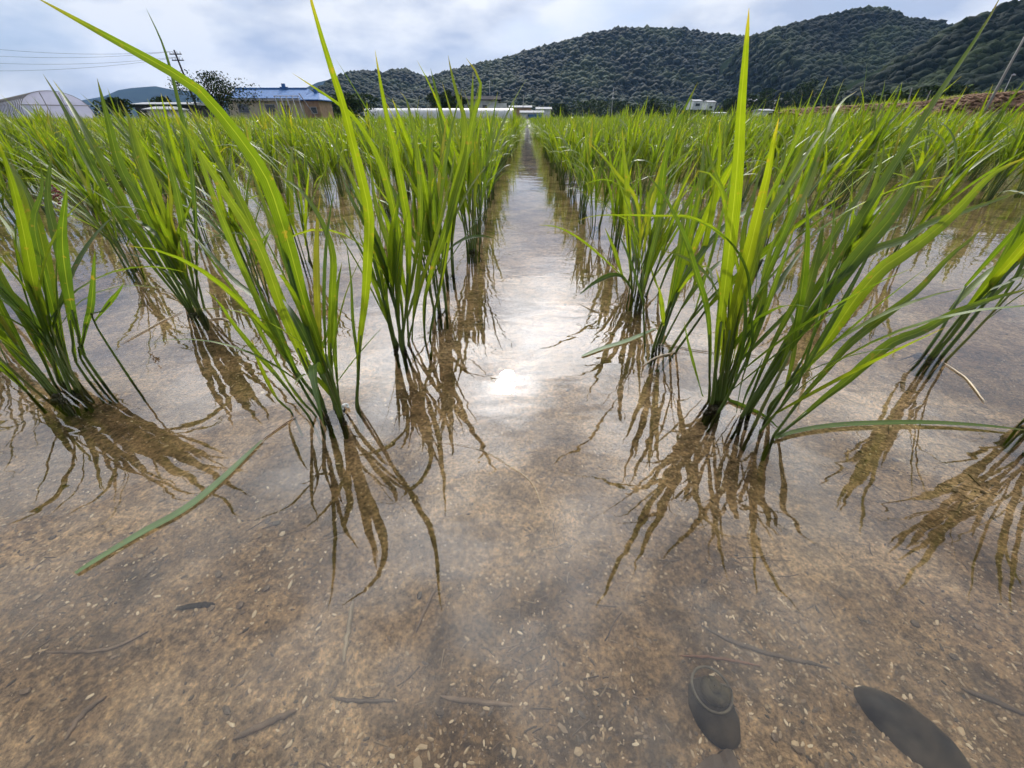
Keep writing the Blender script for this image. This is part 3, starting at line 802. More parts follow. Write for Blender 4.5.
# white froth at the foot of the left clump
g = gnd(346, 408)
mb = MB()
for q in range(16):
    v, f = lumps[q % 6]; s = random.uniform(.0006, .0016)
    mb.add(v * s + np.array([random.gauss(0, .0022), random.gauss(0, .002), abs(random.gauss(.002, .0025))]), f)
o = mb.build('white_froth', M['white']); o.location = (g[0], g[1], 0); tag(o, 'small glistening white fleck at the foot of the nearest left clump', 'froth')
p = at(55, 193, .62)
mb = MB()
for q in range(34):
    v, f = lumps[q % 6]; mb.add(v * .0016 + np.array([random.gauss(0, .003), random.gauss(0, .002), random.gauss(0, .006)]), f)
o = mb.build('red_clump', M['red']); o.location = p; tag(o, 'small dark red clump clinging among the leaves at the left', 'egg clump')

# ------------------------------------------------------------------ hills
def hill_mat(name, c1, c2):
    return simple(name, c1, .9, .3, .02, col2=c2)
def interp(pts, x):
    xs_, ys_ = zip(*pts); return float(np.interp(x, xs_, ys_))
CLUMPS = []
for k in range(12):
    bm = bmesh.new(); bmesh.ops.create_icosphere(bm, subdivisions=2 if k < 6 else 1, radius=1)
    r = random.Random(k + 50)
    for v in bm.verts:
        v.co *= 1 + .38 * mnoise.noise(v.co * 1.7 + Vector((k * 5, 0, 0))) + .22 * mnoise.noise(v.co * 4.5 + Vector((0, k * 5, 0)))
        v.co.z *= .9
    bm.faces.ensure_lookup_table()
    CLUMPS.append((np.array([tuple(q.co) for q in bm.verts]), np.array([[q.index for q in p.verts] for p in bm.faces]))); bm.free()
def forest_mat(name, a, b, c):
    m, nt, out = newmat(name)
    rn = N(nt, 'ShaderNodeAttribute', attribute_name='rnd')
    tc = N(nt, 'ShaderNodeTexCoord'); nz = N(nt, 'ShaderNodeTexNoise'); nz.inputs['Scale'].default_value = .9; nz.inputs['Detail'].default_value = 5
    nz.inputs['Roughness'].default_value = .75
    L(nt, tc.outputs['Object'], nz.inputs['Vector'])
    col = ramp(nt, rn.outputs['Fac'], [(0, a), (.5, b), (1, c)]).outputs[0]
    col = mixc(nt, 1, col, ramp(nt, nz.outputs['Fac'], [(.35, (.45,) * 3), (.65, (1.35,) * 3)]).outputs[0], 'MULTIPLY')
    bs = N(nt, 'ShaderNodeBsdfPrincipled'); bs.inputs['Roughness'].default_value = .8; bs.inputs['Specular IOR Level'].default_value = .05
    L(nt, col, bs.inputs['Base Color'])
    bp = N(nt, 'ShaderNodeBump'); bp.inputs['Strength'].default_value = 1; bp.inputs['Distance'].default_value = .6
    L(nt, nz.outputs['Fac'], bp.inputs['Height']); L(nt, bp.outputs[0], bs.inputs['Normal'])
    L(nt, bs.outputs[0], out.inputs[0]); return m
M['forest'] = forest_mat('forest_crowns', (.006, .013, .009), (.011, .021, .010), (.024, .038, .014))
M['hillsoil'] = simple('hill_ground', (.014, .022, .012), 1.0, .3, .02, spec=0.0)
def hill(name, prof, Y, W, n_tree, tr, label, seed, jag=1.0, trees=True):
    r = np.random.default_rng(seed)
    P = np.array([at(x, y, Y) for x, y in prof])
    x0, x1 = P[0, 0], P[-1, 0]
    def Hh(x): return np.interp(x, P[:, 0], P[:, 2])
    def hz(x, s):  # s 0 foot .. 1 ridge .. 2 back foot
        base = Hh(x)
        val = mnoise.noise(Vector((x / (W * .32), s * 1.3, seed))) * .5 + .5
        g_ = (min(s, 1) ** (0.85 + .5 * val)) if s <= 1 else max(0, (2 - s)) ** .8
        fold = mnoise.noise(Vector((x / (W * .20) + s * 1.2, s * .8, seed + 3))) + .4 * mnoise.noise(Vector((x / (W * .08), s * 2, seed + 4)))
        return max(-1.0, base * g_ * (1 + .55 * min(0, fold) * (1 - s) * min(1, s * 4) if s < 1 else 1))
    nxx, nss = 160, 36
    V = []; 
    for b in range(nss + 1):
        s = 2 * b / nss
        for a_ in range(nxx + 1):
            x = x0 + (x1 - x0) * a_ / nxx; V.append((x, Y + W * (s - 1), hz(x, s) - .6))
    i, j = np.meshgrid(np.arange(nss), np.arange(nxx), indexing='ij'); a_ = (i * (nxx + 1) + j).ravel()
    mb = MB(); mb.add(V, np.stack([a_, a_ + 1, a_ + nxx + 2, a_ + nxx + 1], 1))
    tag(mb.build(name, M['hillsoil']), kind='structure')
    if not trees: return
    mb = MB()
    X = r.uniform(x0, x1, n_tree); Sx = r.uniform(0, 1.06, n_tree)
    for q in range(n_tree):
        x, s = X[q], Sx[q]; z = hz(x, s)
        rad = tr * r.choice([.5, .65, .8, 1.0, 1.25, 1.5], p=[.2, .25, .25, .15, .1, .05])
        sp = mnoise.noise(Vector((x / 60, s * 5, seed + 9)))
        v, f = CLUMPS[q % 6 + (6 if Y > 400 else 0)]; th = r.uniform(0, 6.28)
        M3 = np.array([[math.cos(th), -math.sin(th), 0], [math.sin(th), math.cos(th), 0], [0, 0, 1]])
        lift = rad * (.15 if s < .93 else -.25)
        mb.add((v @ M3.T) * np.array([1, 1, r.uniform(.8, 1.25)]) * rad + np.array([x, Y + W * (s - 1), z + lift]), f, float(np.clip(.42 + sp * 1.3 + r.normal(0, .16), 0, 1)))
    tag(mb.build('forest', M['forest'], smooth=True), label, 'forest', kind='stuff')
hill('hills', [(-40, 104), (60, 104), (88, 99), (105, 96), (118, 90), (130, 88), (142, 87), (155, 86), (170, 89), (190, 91), (215, 96), (262, 99), (292, 97), (305, 88), (318, 82), (332, 79), (350, 82), (380, 92), (460, 108)], 2600, 500, 0, 0, '', 1, trees=False)
hill('hills', [(318, 108), (330, 100), (338, 92), (343, 80), (350, 74), (362, 71), (375, 72), (386, 74), (394, 71), (404, 69.5), (414, 73), (427, 79), (445, 73), (470, 66), (500, 60), (529, 51), (559, 43), (588, 34), (617, 29), (646, 28), (682, 29), (711, 34), (740, 38), (764, 36), (800, 34), (850, 38), (950, 60), (1040, 80)], 760, 300, 25000, 4.3,
     'dense dark forest covering the long ridge across the middle distance', 2)
hill('hills', [(700, 112), (722, 92), (736, 60), (752, 37), (779, 28), (810, 20), (834, 15), (859, 9), (881, 9), (897, 14), (905, 20), (924, 20), (946, 27), (963, 28), (1000, 30), (1060, 28), (1130, 40)], 560, 230, 18000, 3.6,
     'dark forest on the tall rounded hill right of centre', 3)
hill('hills', [(828, 108), (842, 97), (855, 91), (872, 84), (895, 68), (920, 52), (945, 36), (963, 26), (990, 15), (1024, 3), (1080, -20), (1200, -40)], 270, 110, 6500, 2.9,
     'nearest dark forest slope rising out of the right picture edge', 4)

# ------------------------------------------------------------------ trees
M['treeleaf'] = forest_mat('tree_leaves', (.018, .034, .012), (.036, .060, .016), (.062, .095, .024))
M['trunk'] = simple('tree_bark', (.07, .055, .04), .9, .3, 4)
def tree(px, py_top, Y, wpx, label, n=420, leaf=.35, group=None, open_=0.0, cat='tree', seed=0, base_z=0.3):
    r = np.random.default_rng(seed + int(px))
    top = at(px, py_top, Y); hgt = top[2]; wid = abs(at(px + wpx, py_top, Y)[0] - top[0])
    e = empty('tree' if cat == 'tree' else 'bush', (top[0], Y, 0), label, cat, group)
    mb = MB()
    tube(mb, [(0, 0, -.2), (wid * .02, 0, hgt * .4), (-wid * .02, 0, hgt * .75)], np.array([hgt * .035, hgt * .025, hgt * .008]), 7)
    for k in range(9):
        a = r.uniform(0, 6.28); z0 = r.uniform(.25, .6) * hgt
        tube(mb, [(0, 0, z0), (math.cos(a) * wid * .2, math.sin(a) * wid * .2, z0 + hgt * .12), (math.cos(a) * wid * .4, math.sin(a) * wid * .4, min(hgt * .95, z0 + hgt * r.uniform(.2, .4)))], np.array([hgt * .014, hgt * .009, hgt * .003]), 5)
    mb.build('trunk', M['trunk'], e)
    mb = MB()
    # leaf clusters: small faces through the volume of several lobes
    lob = [(r.normal(0, .24) * wid, r.normal(0, .24) * wid, hgt * r.uniform(.25, .8), wid * r.uniform(.18, .32)) for _ in range(11)]
    lob.append((0, 0, hgt * .84, wid * .18))
    for q in range(n * 6):
        lx, ly, lz, lr = lob[r.integers(0, len(lob))]
        d = norm(r.normal(size=3)); rad = lr * r.uniform(.45, 1.0 + open_)
        c = np.array([lx, ly, lz]) + d * rad * np.array([1, 1, .8])
        if c[2] > hgt: c[2] = hgt - abs(c[2] - hgt)
        c[2] = max(c[2], .1)
        s = leaf * r.uniform(.5, 1.2); a = norm(r.normal(size=3)); b = norm(np.cross(a, r.normal(size=3)))
        mb.add([c - a * s, c + b * s * .5, c + a * s, c - b * s * .5], [[0, 1, 2, 3]], float(np.clip(.4 + r.normal(0, .3), 0, 1)))
    mb.build('crown', M['treeleaf'], e, smooth=False)
tree(209, 71, 62, 40, 'round dark tree with loose twiggy top beside the blue roofed house', 620, .15, open_=.7)
tree(340, 94, 92, 50, 'low wide dark tree between the blue roofed house and the white tunnel', 360, .35)
tree(433, 91, 116, 20, 'left one of three dark trees behind the white tunnel greenhouse', 240, .35, 'dark trees behind the tunnel')
tree(447, 88, 117, 22, 'middle and tallest of three dark trees behind the white tunnel', 240, .35, 'dark trees behind the tunnel')
tree(459, 93, 118, 16, 'right one of three dark trees, against the dark roofed house', 200, .35, 'dark trees behind the tunnel')
tree(110, 98, 75, 28, 'low dark bush above the rice right of the translucent tunnel', 200, .3, cat='bush')
tree(160, 97, 95, 24, 'small dark bush at the foot of the far blue hill', 200, .3, cat='bush')
tree(500, 100, 125, 10, 'yellowish small bush at the right end of the dark roofed house', 120, .3, cat='bush')
for i_, (px, py, Y, w, lb) in enumerate([
    (768, 88, 190, 34, 'round dark tree between the small white houses, below the tall hill'),
    (815, 77, 200, 30, 'tall paler green tree at the foot of the tall rounded hill'),
    (790, 92, 180, 26, 'low dark tree right of the round dark tree'),
    (838, 84, 200, 26, 'leafy tree where the near slope meets the tall hill'),
    (862, 96, 150, 36, 'low broad tree behind the left end of the brown bank'),
    (905, 92, 100, 40, 'dark bushy tree behind the brown bank, left of the concrete pole'),
    (955, 86, 85, 60, 'wide dark thicket on the brown bank beside the leaning pole'),
    (735, 96, 190, 24, 'small dark tree left of the tallest rice blade'),
    (698, 110.5, 150, 34, 'low dark hedge in front of the white boxy building'),
    (655, 99, 200, 34, 'low dark tree left of the white two-storey building'),
    (590, 101, 220, 36, 'low dark tree behind the street lamp, below the long ridge'),
    (625, 102, 215, 30, 'low dark tree right of the street lamp'),
    (560, 104, 210, 26, 'low dark tree right of the farm sheds')]):
    tree(px, py, Y, w, lb, 260, .55, 'trees at the foot of the hills', seed=i_)

# ------------------------------------------------------------------ buildings, poles
M['blueroof'] = simple('blue_roof_tiles', (.040, .115, .28), .75, .25, 3, spec=.2)
M['cream'] = simple('cream_wall', (.42, .37, .28), .8, .15, 2, spec=.1)
M['tan'] = simple('tan_wall', (.26, .18, .12), .8, .2, 2, spec=.1)
M['whitewall'] = simple('white_wall', (.50, .51, .54), .8, .25, 1.3, spec=.1)
M['darkroof'] = simple('dark_roof', (.04, .04, .045), 1.0, .3, 2, spec=.02)
M['glass'] = simple('window_glass', (.03, .04, .05), .1, .2, 3)
M['metal'] = simple('white_metal', (.30, .31, .33), .9, .25, 3, spec=.05)
M['concrete'] = simple('concrete_pole', (.15, .145, .135), .8, .15, 3)
M['wirem'] = simple('black_wire', (.03, .03, .035), .5, .1, 3)
M['door'] = simple('brown_door', (.10, .06, .04), .5, .2, 5)
def bxm(mb, cx, cy, cz, sx, sy, sz):
    v = np.array([(x, y, z) for x in (-.5, .5) for y in (-.5, .5) for z in (-.5, .5)]) * np.array([sx, sy, sz]) + np.array([cx, cy, cz])
    mb.add(v, [[0, 1, 3, 2], [4, 6, 7, 5], [0, 4, 5, 1], [2, 3, 7, 6], [0, 2, 6, 4], [1, 5, 7, 3]])
def part_box(name, mat, par, *boxes):
    mb = MB()
    for b in boxes: bxm(mb, *b)
    return mb.build(name, mat, par, smooth=False)
def px_w(px0, px1, py, Y): return at(px0, py, Y)[0], at(px1, py, Y)[0]
def gable(mb, x0, x1, y0, y1, z0, z1, over=.4, hip=0.0, thick=.12, axis='x'):
    ym = (y0 + y1) / 2
    a = [(x0 - over, y0 - over, z0), (x1 + over, y0 - over, z0), (x1 + over, y1 + over, z0), (x0 - over, y1 + over, z0)]
    rdg = [(x0 - over + hip, ym, z1), (x1 + over - hip, ym, z1)]
    lo = [(p[0], p[1], p[2] - thick) for p in a]
    v = a + rdg + lo
    mb.add(v, [[0, 1, 5, 4], [2, 3, 4, 5], [6, 7, 1, 0], [7, 8, 2, 1], [8, 9, 3, 2], [9, 6, 0, 3], [9, 8, 7, 6]])
    mb.add([v[1], v[2], v[5]], [[0, 1, 2]]); mb.add([v[3], v[0], v[4]], [[0, 1, 2]])
def house(px0, px1, pyr, pye, Y, depth, name, label, wall, roof, cat='house', hip=0, ribs=False, windows=(), doors=(), over=.4, wall2=None):
    xa, xb = px_w(px0, px1, pye, Y)
    zr = at(px0, pyr, Y + depth / 2)[2]; ze = at(px0, pye, Y)[2]
    xc = (xa + xb) / 2; w = xb - xa
    e = empty(name, (xc, Y, 0), label, cat)
    part_box('wall', M[wall], e, (0, depth / 2, (ze - .1) / 2 - .2, w, depth, ze + .2))
    mb = MB(); gable(mb, -w / 2, w / 2, 0, depth, ze, zr, over, hip); ro = mb.build('roof', M[roof], e, smooth=False)
    if ribs:
        nr = int(w / .45)
        for q in range(nr + 1):
            xx = -w / 2 + w * q / nr
            tb = MB()
        rb = MB()
        for q in range(nr + 1):
            xx = -w / 2 + (w) * q / nr
            t = max(0, min(1, 1))
            tube(rb, [(xx, -over, ze + .04), (xx, depth / 2, zr + .04)], .05, 5)
        rb.build('roof_rib', M[roof], ro)
    for (fx, fz, fw, fh) in windows:
        f = part_box('window', M['metal'], e, (fx * w, -.05, fz * ze, fw + .16, .1, fh + .16))
        part_box('pane', M['glass'], f, (fx * w, -.115, fz * ze, fw, .03, fh))
    for (fx, fw, fh) in doors:
        part_box('door', M['door'], e, (fx * w, -.05, fh / 2, fw, .1, fh))
    return e, w, ze, zr
# blue roofed farmhouse: long low wing, main hip roof, small right wing
e, w, ze, zr = house(225, 303, 89, 98, 75, 7, 'farmhouse', 'long low farmhouse with bright blue tiled roof and cream wall', 'cream', 'blueroof', hip=.6, windows=[(.05, .55, 1.4, .9), (-.3, .55, 1.6, 1.0)], doors=[(.25, 1.0, 2.0)])
part_box('ridge_ornament', M['blueroof'], e, (w / 2 - 4.2, 3.5, zr + .3, .5, .3, .8), (w / 2 - 4.2, 3.5, zr + .12, 1.2, .4, .3))
part_box('eave_board', M['metal'], e, (0, -.46, ze - .22, w + .8, .06, .3))
mb = MB(); tube(mb, [(-w / 2, 3.5, zr + .05), (w / 2 - .5, 3.5, zr + .05)], .14, 6); mb.build('roof_ridge', M['blueroof'], e)
e, w, ze, zr = house(302, 318, 93, 99.5, 73, 5, 'outbuilding', 'small outbuilding with upturned blue roof ends and tan wall, right of the farmhouse', 'tan', 'blueroof', hip=1.0, windows=[(.1, .5, .8, .7)])
part_box('ridge_ornament', M['blueroof'], e, (-w / 2 + 1.2, 2.5, zr + .2, .25, .25, .6), (w / 2 - 1.0, 2.5, zr + .2, .25, .25, .6))
# tunnel greenhouses
def tunnel(px0, px1, pyt, Y, wid, label, mat, ang=0, hoops=12, n=26, z0=0.0):
    a, b = at(px0, pyt, Y), at(px1, pyt, Y); ht = a[2]
    Ln = abs(b[0] - a[0]); e = empty('tunnel_greenhouse', ((a[0] + b[0]) / 2, Y + wid / 2, 0), label, 'greenhouse'); e.rotation_euler = (0, 0, ang)
    mb = MB(); m_ = 14
    th = np.linspace(0, math.pi, m_); nn = 60
    V = [(-Ln / 2 + Ln * i / nn, -wid / 2 * math.cos(t) , ht * (math.sin(t) ** .6) * (1 + .004 * math.sin(i * 1.57))) for i in range(nn + 1) for t in th]
    i, j = np.meshgrid(np.arange(nn), np.arange(m_ - 1), indexing='ij'); q = (i * m_ + j).ravel()
    mb.add(V, np.stack([q, q + 1, q + m_ + 1, q + m_], 1)); mb.build('cover', mat, e)
    for sgn in (-1, 1):
        mb = MB(); vv = [(sgn * Ln / 2, -wid / 2 * math.cos(t), ht * math.sin(t) ** .6) for t in th]
        mb.add(vv, [list(range(m_))]); ew = mb.build('end_wall', mat, e, smooth=False)
        part_box('door', M['metal'], ew, (sgn * (Ln / 2 + .05), 0, ht * .38, .06, wid * .25, ht * .76))
    for h_ in range(hoops + 1):
        xx = -Ln / 2 + Ln * h_ / hoops
        mb = MB(); tube(mb, [(xx, -(wid / 2 + .02) * math.cos(t), (ht + .02) * max(math.sin(t), 0) ** .6) for t in th], .03, 5); mb.build('hoop', M['metal'], e)
def film(name, col, tr):
    m, nt, out = newmat(name)
    tc = N(nt, 'ShaderNodeTexCoord'); nz = N(nt, 'ShaderNodeTexNoise'); nz.inputs['Scale'].default_value = 1.2; nz.inputs['Detail'].default_value = 5
    L(nt, tc.outputs['Object'], nz.inputs['Vector'])
    c = ramp(nt, nz.outputs['Fac'], [(.3, tuple(q * .8 for q in col)), (.7, col)]).outputs[0]
    d = N(nt, 'ShaderNodeBsdfPrincipled'); d.inputs['Roughness'].default_value = .35; L(nt, c, d.inputs['Base Color'])
    t1 = N(nt, 'ShaderNodeBsdfTranslucent'); L(nt, c, t1.inputs['Color'])
    t2 = N(nt, 'ShaderNodeBsdfTransparent')
    m1 = N(nt, 'ShaderNodeMixShader'); m1.inputs[0].default_value = .5; L(nt, d.outputs[0], m1.inputs[1]); L(nt, t1.outputs[0], m1.inputs[2])
    m2 = N(nt, 'ShaderNodeMixShader'); m2.inputs[0].default_value = tr; L(nt, m1.outputs[0], m2.inputs[1]); L(nt, t2.outputs[0], m2.inputs[2])
    L(nt, m2.outputs[0], out.inputs[0]); return m
M['film'] = film('white_plastic_film', (.62, .64, .68), .0)
M['film2'] = film('clear_plastic_film', (.62, .64, .78), .22)
tunnel(362, 514, 108, 100, 5, 'long low white plastic tunnel greenhouse behind the rice left of the lane', M['film'], hoops=16)
def side_tunnel():
    # the translucent one at the left edge, seen at its gable end
    p = at(48, 91, 42); e = empty('tunnel_greenhouse', (p[0], 42, 0), 'translucent grey plastic tunnel greenhouse with hoops at the left edge', 'greenhouse'); e.rotation_euler = (0, 0, R(52))
    ht = p[2]; wid = 4.6; Ln = 30; th = np.linspace(0, math.pi, 15); nn = 40; m_ = 15
    prof = [(-wid / 2 * math.cos(t), ht * math.sin(t) ** .65) for t in th]
    mb = MB(); V = [(x, Ln * i / nn, z) for i in range(nn + 1) for x, z in prof]
    i, j = np.meshgrid(np.arange(nn), np.arange(m_ - 1), indexing='ij'); q = (i * m_ + j).ravel()
    mb.add(V, np.stack([q, q + 1, q + m_ + 1, q + m_], 1)); mb.build('cover', M['film2'], e)
    mb = MB(); mb.add([(x, 0, z) for x, z in prof], [list(range(m_))]); mb.build('end_wall', M['film2'], e, smooth=False)
    for h_ in range(26):
        mb = MB(); tube(mb, [(x * 1.01, Ln * h_ / 25 - .03, z * 1.01) for x, z in prof], .025, 5); mb.build('hoop', M['concrete'], e)
    mb = MB(); tube(mb, [(-wid / 2, -.05, ht * .55), (wid / 2, -.05, ht * .55)], .03, 5); tube(mb, [(-.6, -.05, 0), (-.6, -.05, ht * .95)], .03, 5); tube(mb, [(.6, -.05, 0), (.6, -.05, ht * .95)], .03, 5)
    mb.build('door_frame', M['concrete'], e)
side_tunnel()
# others
e, w, ze, zr = house(458, 497, 96, 99.5, 122, 8, 'house', 'white walled house with dark sloping roof behind the white tunnel', 'whitewall', 'darkroof', windows=[(.18, .62, 1.0, 1.0), (-.2, .62, 1.2, 1.0)], over=.9)
part_box('annex', M['whitewall'], e, (w / 2 + 1.2, 3, ze * .42, 2.4, 5, ze * .84))
mb = MB(); tube(mb, [(w * .3, 4, zr - .3), (w * .3, 4, zr + 3.2)], .06, 5); mb.build('antenna', M['metal'], e)
# truss of pale poles by the farmhouse
p = at(288, 96, 66)
e = empty('pole_frame', (p[0], 66, 0), 'pale bare pole frame standing in front of the blue roofed farmhouse', 'frame')
mb = MB()
for k in range(5): tube(mb, [(-1.6 + .8 * k, 0, 0), (-1.9 + .8 * k, 0, p[2])], .05, 5)
tube(mb, [(-2.0, 0, p[2]), (1.5, 0, p[2])], .05, 5); mb.build('pole', M['metal'], e)
mb = MB(); tube(mb, [(1.6, 0, p[2] + .3), (3.3, 0, .2)], .07, 5); mb.build('brace', M['metal'], e)
# farm sheds beyond the lane
e, w, ze, zr = house(510, 531, 105.5, 107.2, 150, 6, 'open_shed', 'flat pale roofed open shed beyond the end of the lane', 'tan', 'metal', cat='shed')
e, w, ze, zr = house(521, 543, 110.5, 112.5, 140, 5, 'vinyl_shed', 'low pale blue shed at the far end of the lane', 'whitewall', 'metal', cat='shed', windows=[(0, .6, 2.5, .5)])
part_box('annex', M['blueroof'], e, (1.0, -.6, .7, 4.0, 1.0, 1.3))
e, w, ze, zr = house(537, 551, 107, 109, 170, 6, 'shed', 'small grey white shed right of the lane end', 'whitewall', 'metal', cat='shed')
e, w, ze, zr = house(694, 703, 99.5, 101, 230, 8, 'building', 'white boxy two-storey building at the foot of the long ridge', 'whitewall', 'metal', cat='building', windows=[(0, .8, 2, 1)], over=.1)
e, w, ze, zr = house(708, 716, 100.5, 102, 250, 7, 'house', 'small pale house right of the white boxy building', 'whitewall', 'metal', windows=[(0, .7, 1.5, 1)], over=.3)
e, w, ze, zr = house(716, 727, 112, 113, 160, 6, 'shed', 'low white shed just above the rice left of the tallest blade', 'whitewall', 'metal', cat='shed')
e, w, ze, zr = house(749, 759, 99, 101, 240, 7, 'house', 'small tan house right of the tallest blade under the hill', 'tan', 'metal', windows=[(0, .7, 1.5, 1)])
e, w, ze, zr = house(785, 796, 98, 100, 215, 8, 'house', 'small house with pale turquoise roof between dark trees', 'cream', 'metal', windows=[(0, .6, 1.5, 1)])
e, w, ze, zr = house(762, 773, 109, 110.5, 170, 6, 'shed', 'low white roofed shed in front of the round dark tree', 'whitewall', 'metal', cat='shed')
e, w, ze, zr = house(133, 188, 102.3, 104, 88, 6, 'long_shed', 'low shed with thin white flat roof left of the dark round tree', 'darkroof', 'metal', cat='shed')
e, w, ze, zr = house(146, 166, 106.5, 109, 70, 4, 'vinyl_shed', 'white sheeted small shed in front of the flat roofed shed', 'whitewall', 'metal', cat='shed', hip=.3)

def pole(px0, py0, px1, py1, Y, rad, label, name='utility_pole', arms=0, cat='pole', mat='concrete', group=None):
    a = at(px1, py1, Y); b = at(px0, py0, Y)
    e = empty(name, (b[0], Y, 0), label, cat, group)
    top = (a[0] - b[0], 0, a[2]); mb = MB()
    slope = (a[0] - b[0]) / max(a[2] - b[2], .1)
    tube(mb, [(-slope * b[2], 0, -.2), top], np.array([rad, rad * .65]), 8); mb.build('shaft', M[mat], e)
    for k in range(arms):
        z = a[2] - .4 - .6 * k
        part_box('crossarm', M[mat], e, (top[0], 0, z, 1.5, .1, .1))
        mb = MB()
        for s in (-.65, -.25, .25, .65): tube(mb, [(top[0] + s, 0, z + .05), (top[0] + s, 0, z + .25)], .04, 5)
        mb.build('insulator', M['metal'], e)
    return e, np.array([b[0] + top[0], Y, a[2]])
e, t1 = pole(188, 85, 174, 50, 64, .14, 'dark utility pole with two crossarms rising left of the round tree', arms=2, mat='darkroof')
e, t2 = pole(993, 96, 1027, 33, 40, .11, 'tall grey concrete pole leaning on the brown bank at the right')
e, _ = pole(908, 103, 912, 88, 70, .10, 'left one of two short pale posts on the brown bank', group='short posts on the bank')
e, _ = pole(925, 103, 931, 90, 72, .08, 'right one of two short pale posts on the brown bank', group='short posts on the bank')
e, _ = pole(523, 107, 523.5, 95, 150, .14, 'thin pole standing by the open shed beyond the lane')
e, t3 = pole(611, 119, 613.5, 88, 90, .06, 'slim street lamp pole with a small white lamp right of the lane', 'street_lamp', cat='street lamp', mat='metal')
mb = MB(); v, f = lumps[0]; mb.add(v * .28 + np.array([t3[0] - e.location.x + .1, 0, at(613, 99, 90)[2]]), f); mb.build('lamp_head', M['metal'], e)
e, t4 = pole(1006, 88, 1012, 75, 45, .04, 'small street lamp with white head beside the leaning concrete pole', 'street_lamp', cat='street lamp', mat='metal')
mb = MB(); mb.add(lumps[1][0] * np.array([.22, .12, .10]) + np.array([t4[0] - e.location.x + .12, 0, t4[2]]), lumps[1][1]); mb.build('lamp_head', M['metal'], e)
# overhead wires from the dark pole to the left
for k, (y0, y1) in enumerate([(57, 43), (60, 52), (63, 60), (66, 70)]):
    a = t1 + np.array([-.65 + .4 * k, 0, -.15 - .5 * (k // 2)]); b = at(-60, y1, 58)
    P = [a + (b - a) * s - np.array([0, 0, 2.2 * s * (1 - s)]) for s in np.linspace(0, 1, 16)]
    P = np.array(P); c = P.mean(0)
    mb = MB(); tube(mb, P - c, .012, 4); o = mb.build('overhead_wire', M['wirem']); o.location = c
    tag(o, ['topmost', 'second from the top', 'third from the top', 'lowest'][k] + ' overhead wire crossing the sky at the upper left', 'wire', 'overhead wires at the upper left')

# ------------------------------------------------------------------ banks and far ground
M['soil'] = simple('brown_bank_soil', (.16, .10, .065), 1.0, .5, 1.6, .25, spec=.1)
M['grassbank'] = simple('grassy_bank', (.055, .085, .02), .95, .4, 1.2, .1)
def bank(name, prof, Y, W, mat, foot=0):
    P = np.array([at(x, y, Y) for x, y in prof]); nxx = 120; nss = 14; V = []
    for b in range(nss + 1):
        s = b / nss
        for a_ in range(nxx + 1):
            x = P[0, 0] + (P[-1, 0] - P[0, 0]) * a_ / nxx; h_ = np.interp(x, P[:, 0], P[:, 2])
            V.append((x, Y - W + 3 * W * s, h_ * min(1, math.sin(min(s * 3, 1) * math.pi / 2)) * (1 if s < .7 else (1 - s) / .3) + .12 * mnoise.noise(Vector((x * .9, s * 9, 2))) * (s > .05) - .05))
    i, j = np.meshgrid(np.arange(nss), np.arange(nxx), indexing='ij'); a_ = (i * (nxx + 1) + j).ravel()
    mb = MB(); mb.add(V, np.stack([a_, a_ + 1, a_ + nxx + 2, a_ + nxx + 1], 1)); tag(mb.build(name, mat), kind='structure')
bank('earth_bank', [(790, 112), (830, 108.5), (860, 107), (890, 105.5), (930, 103.5), (965, 99), (990, 95), (1024, 93), (1130, 90), (1300, 90)], 42, 3, M['soil'])
mb = MB(); mb.add([(-1500, 72, .05), (1500, 72, .05), (1500, 1200, .05), (-1500, 1200, .05)], [[0, 1, 2, 3]])
mb.add([(-1500, 72, .05), (1500, 72, .05), (1500, 71.7, -.05), (-1500, 71.7, -.05)], [[0, 1, 2, 3]])
tag(mb.build('field', M['grassbank'], smooth=False), kind='structure')

mb = MB()
for q in range(2600):
    px = random.uniform(795, 1080) if random.random() < .8 else random.uniform(795, 900); yb = np.interp(px, [790, 830, 860, 890, 930, 965, 990, 1024, 1130], [112, 108.5, 107, 105.5, 103.5, 99, 95, 93, 90])
    Yq = random.uniform(39.2, 45); p_ = at(px, yb, 42); s_ = (Yq - 39) / 9.0
    z = p_[2] * min(1, math.sin(min(s_ * 3, 1) * math.pi / 2))
    v, f = CLUMPS[6 + q % 6]; rr_ = random.choice([.05, .08, .12, .2])
    mb.add(v * np.array([1.4, 1, .7]) * rr_ + np.array([p_[0], Yq, z + random.uniform(-.03, .08)]), f)
tag(mb.build('soil_clods', M['soil'], smooth=False), 'crumbly brown clods heaped along the bank at the right', 'soil', kind='stuff')
mb = MB()
for q in range(5200):
    px = random.uniform(790, 1080); Yq = random.choice([39.3, 40, 43.5, 45]) + random.uniform(-.4, .4)
    if mnoise.noise(Vector((px * .05, Yq * .6, 7))) < .05: continue
    p_ = at(px, np.interp(px, [790, 890, 965, 1024, 1130], [111, 105, 98.5, 92.5, 90]), 42); s_ = (Yq - 39) / 9.0
    z = p_[2] * min(1, math.sin(min(s_ * 3, 1) * math.pi / 2)) - .08; a = random.uniform(0, 6.28); h_ = random.uniform(.15, .5)
    b0 = np.array([p_[0], Yq, z]); d = np.array([math.cos(a), math.sin(a), 0])
    mb.add([b0 - d * .03, b0 + d * .03, b0 + np.array([random.gauss(0, .15), random.gauss(0, .1), h_])], [[0, 1, 2]], random.uniform(0, .6))
tag(mb.build('weeds', M['leaf'], smooth=False), 'ragged weeds sprouting along the brown bank', 'weeds', kind='stuff')

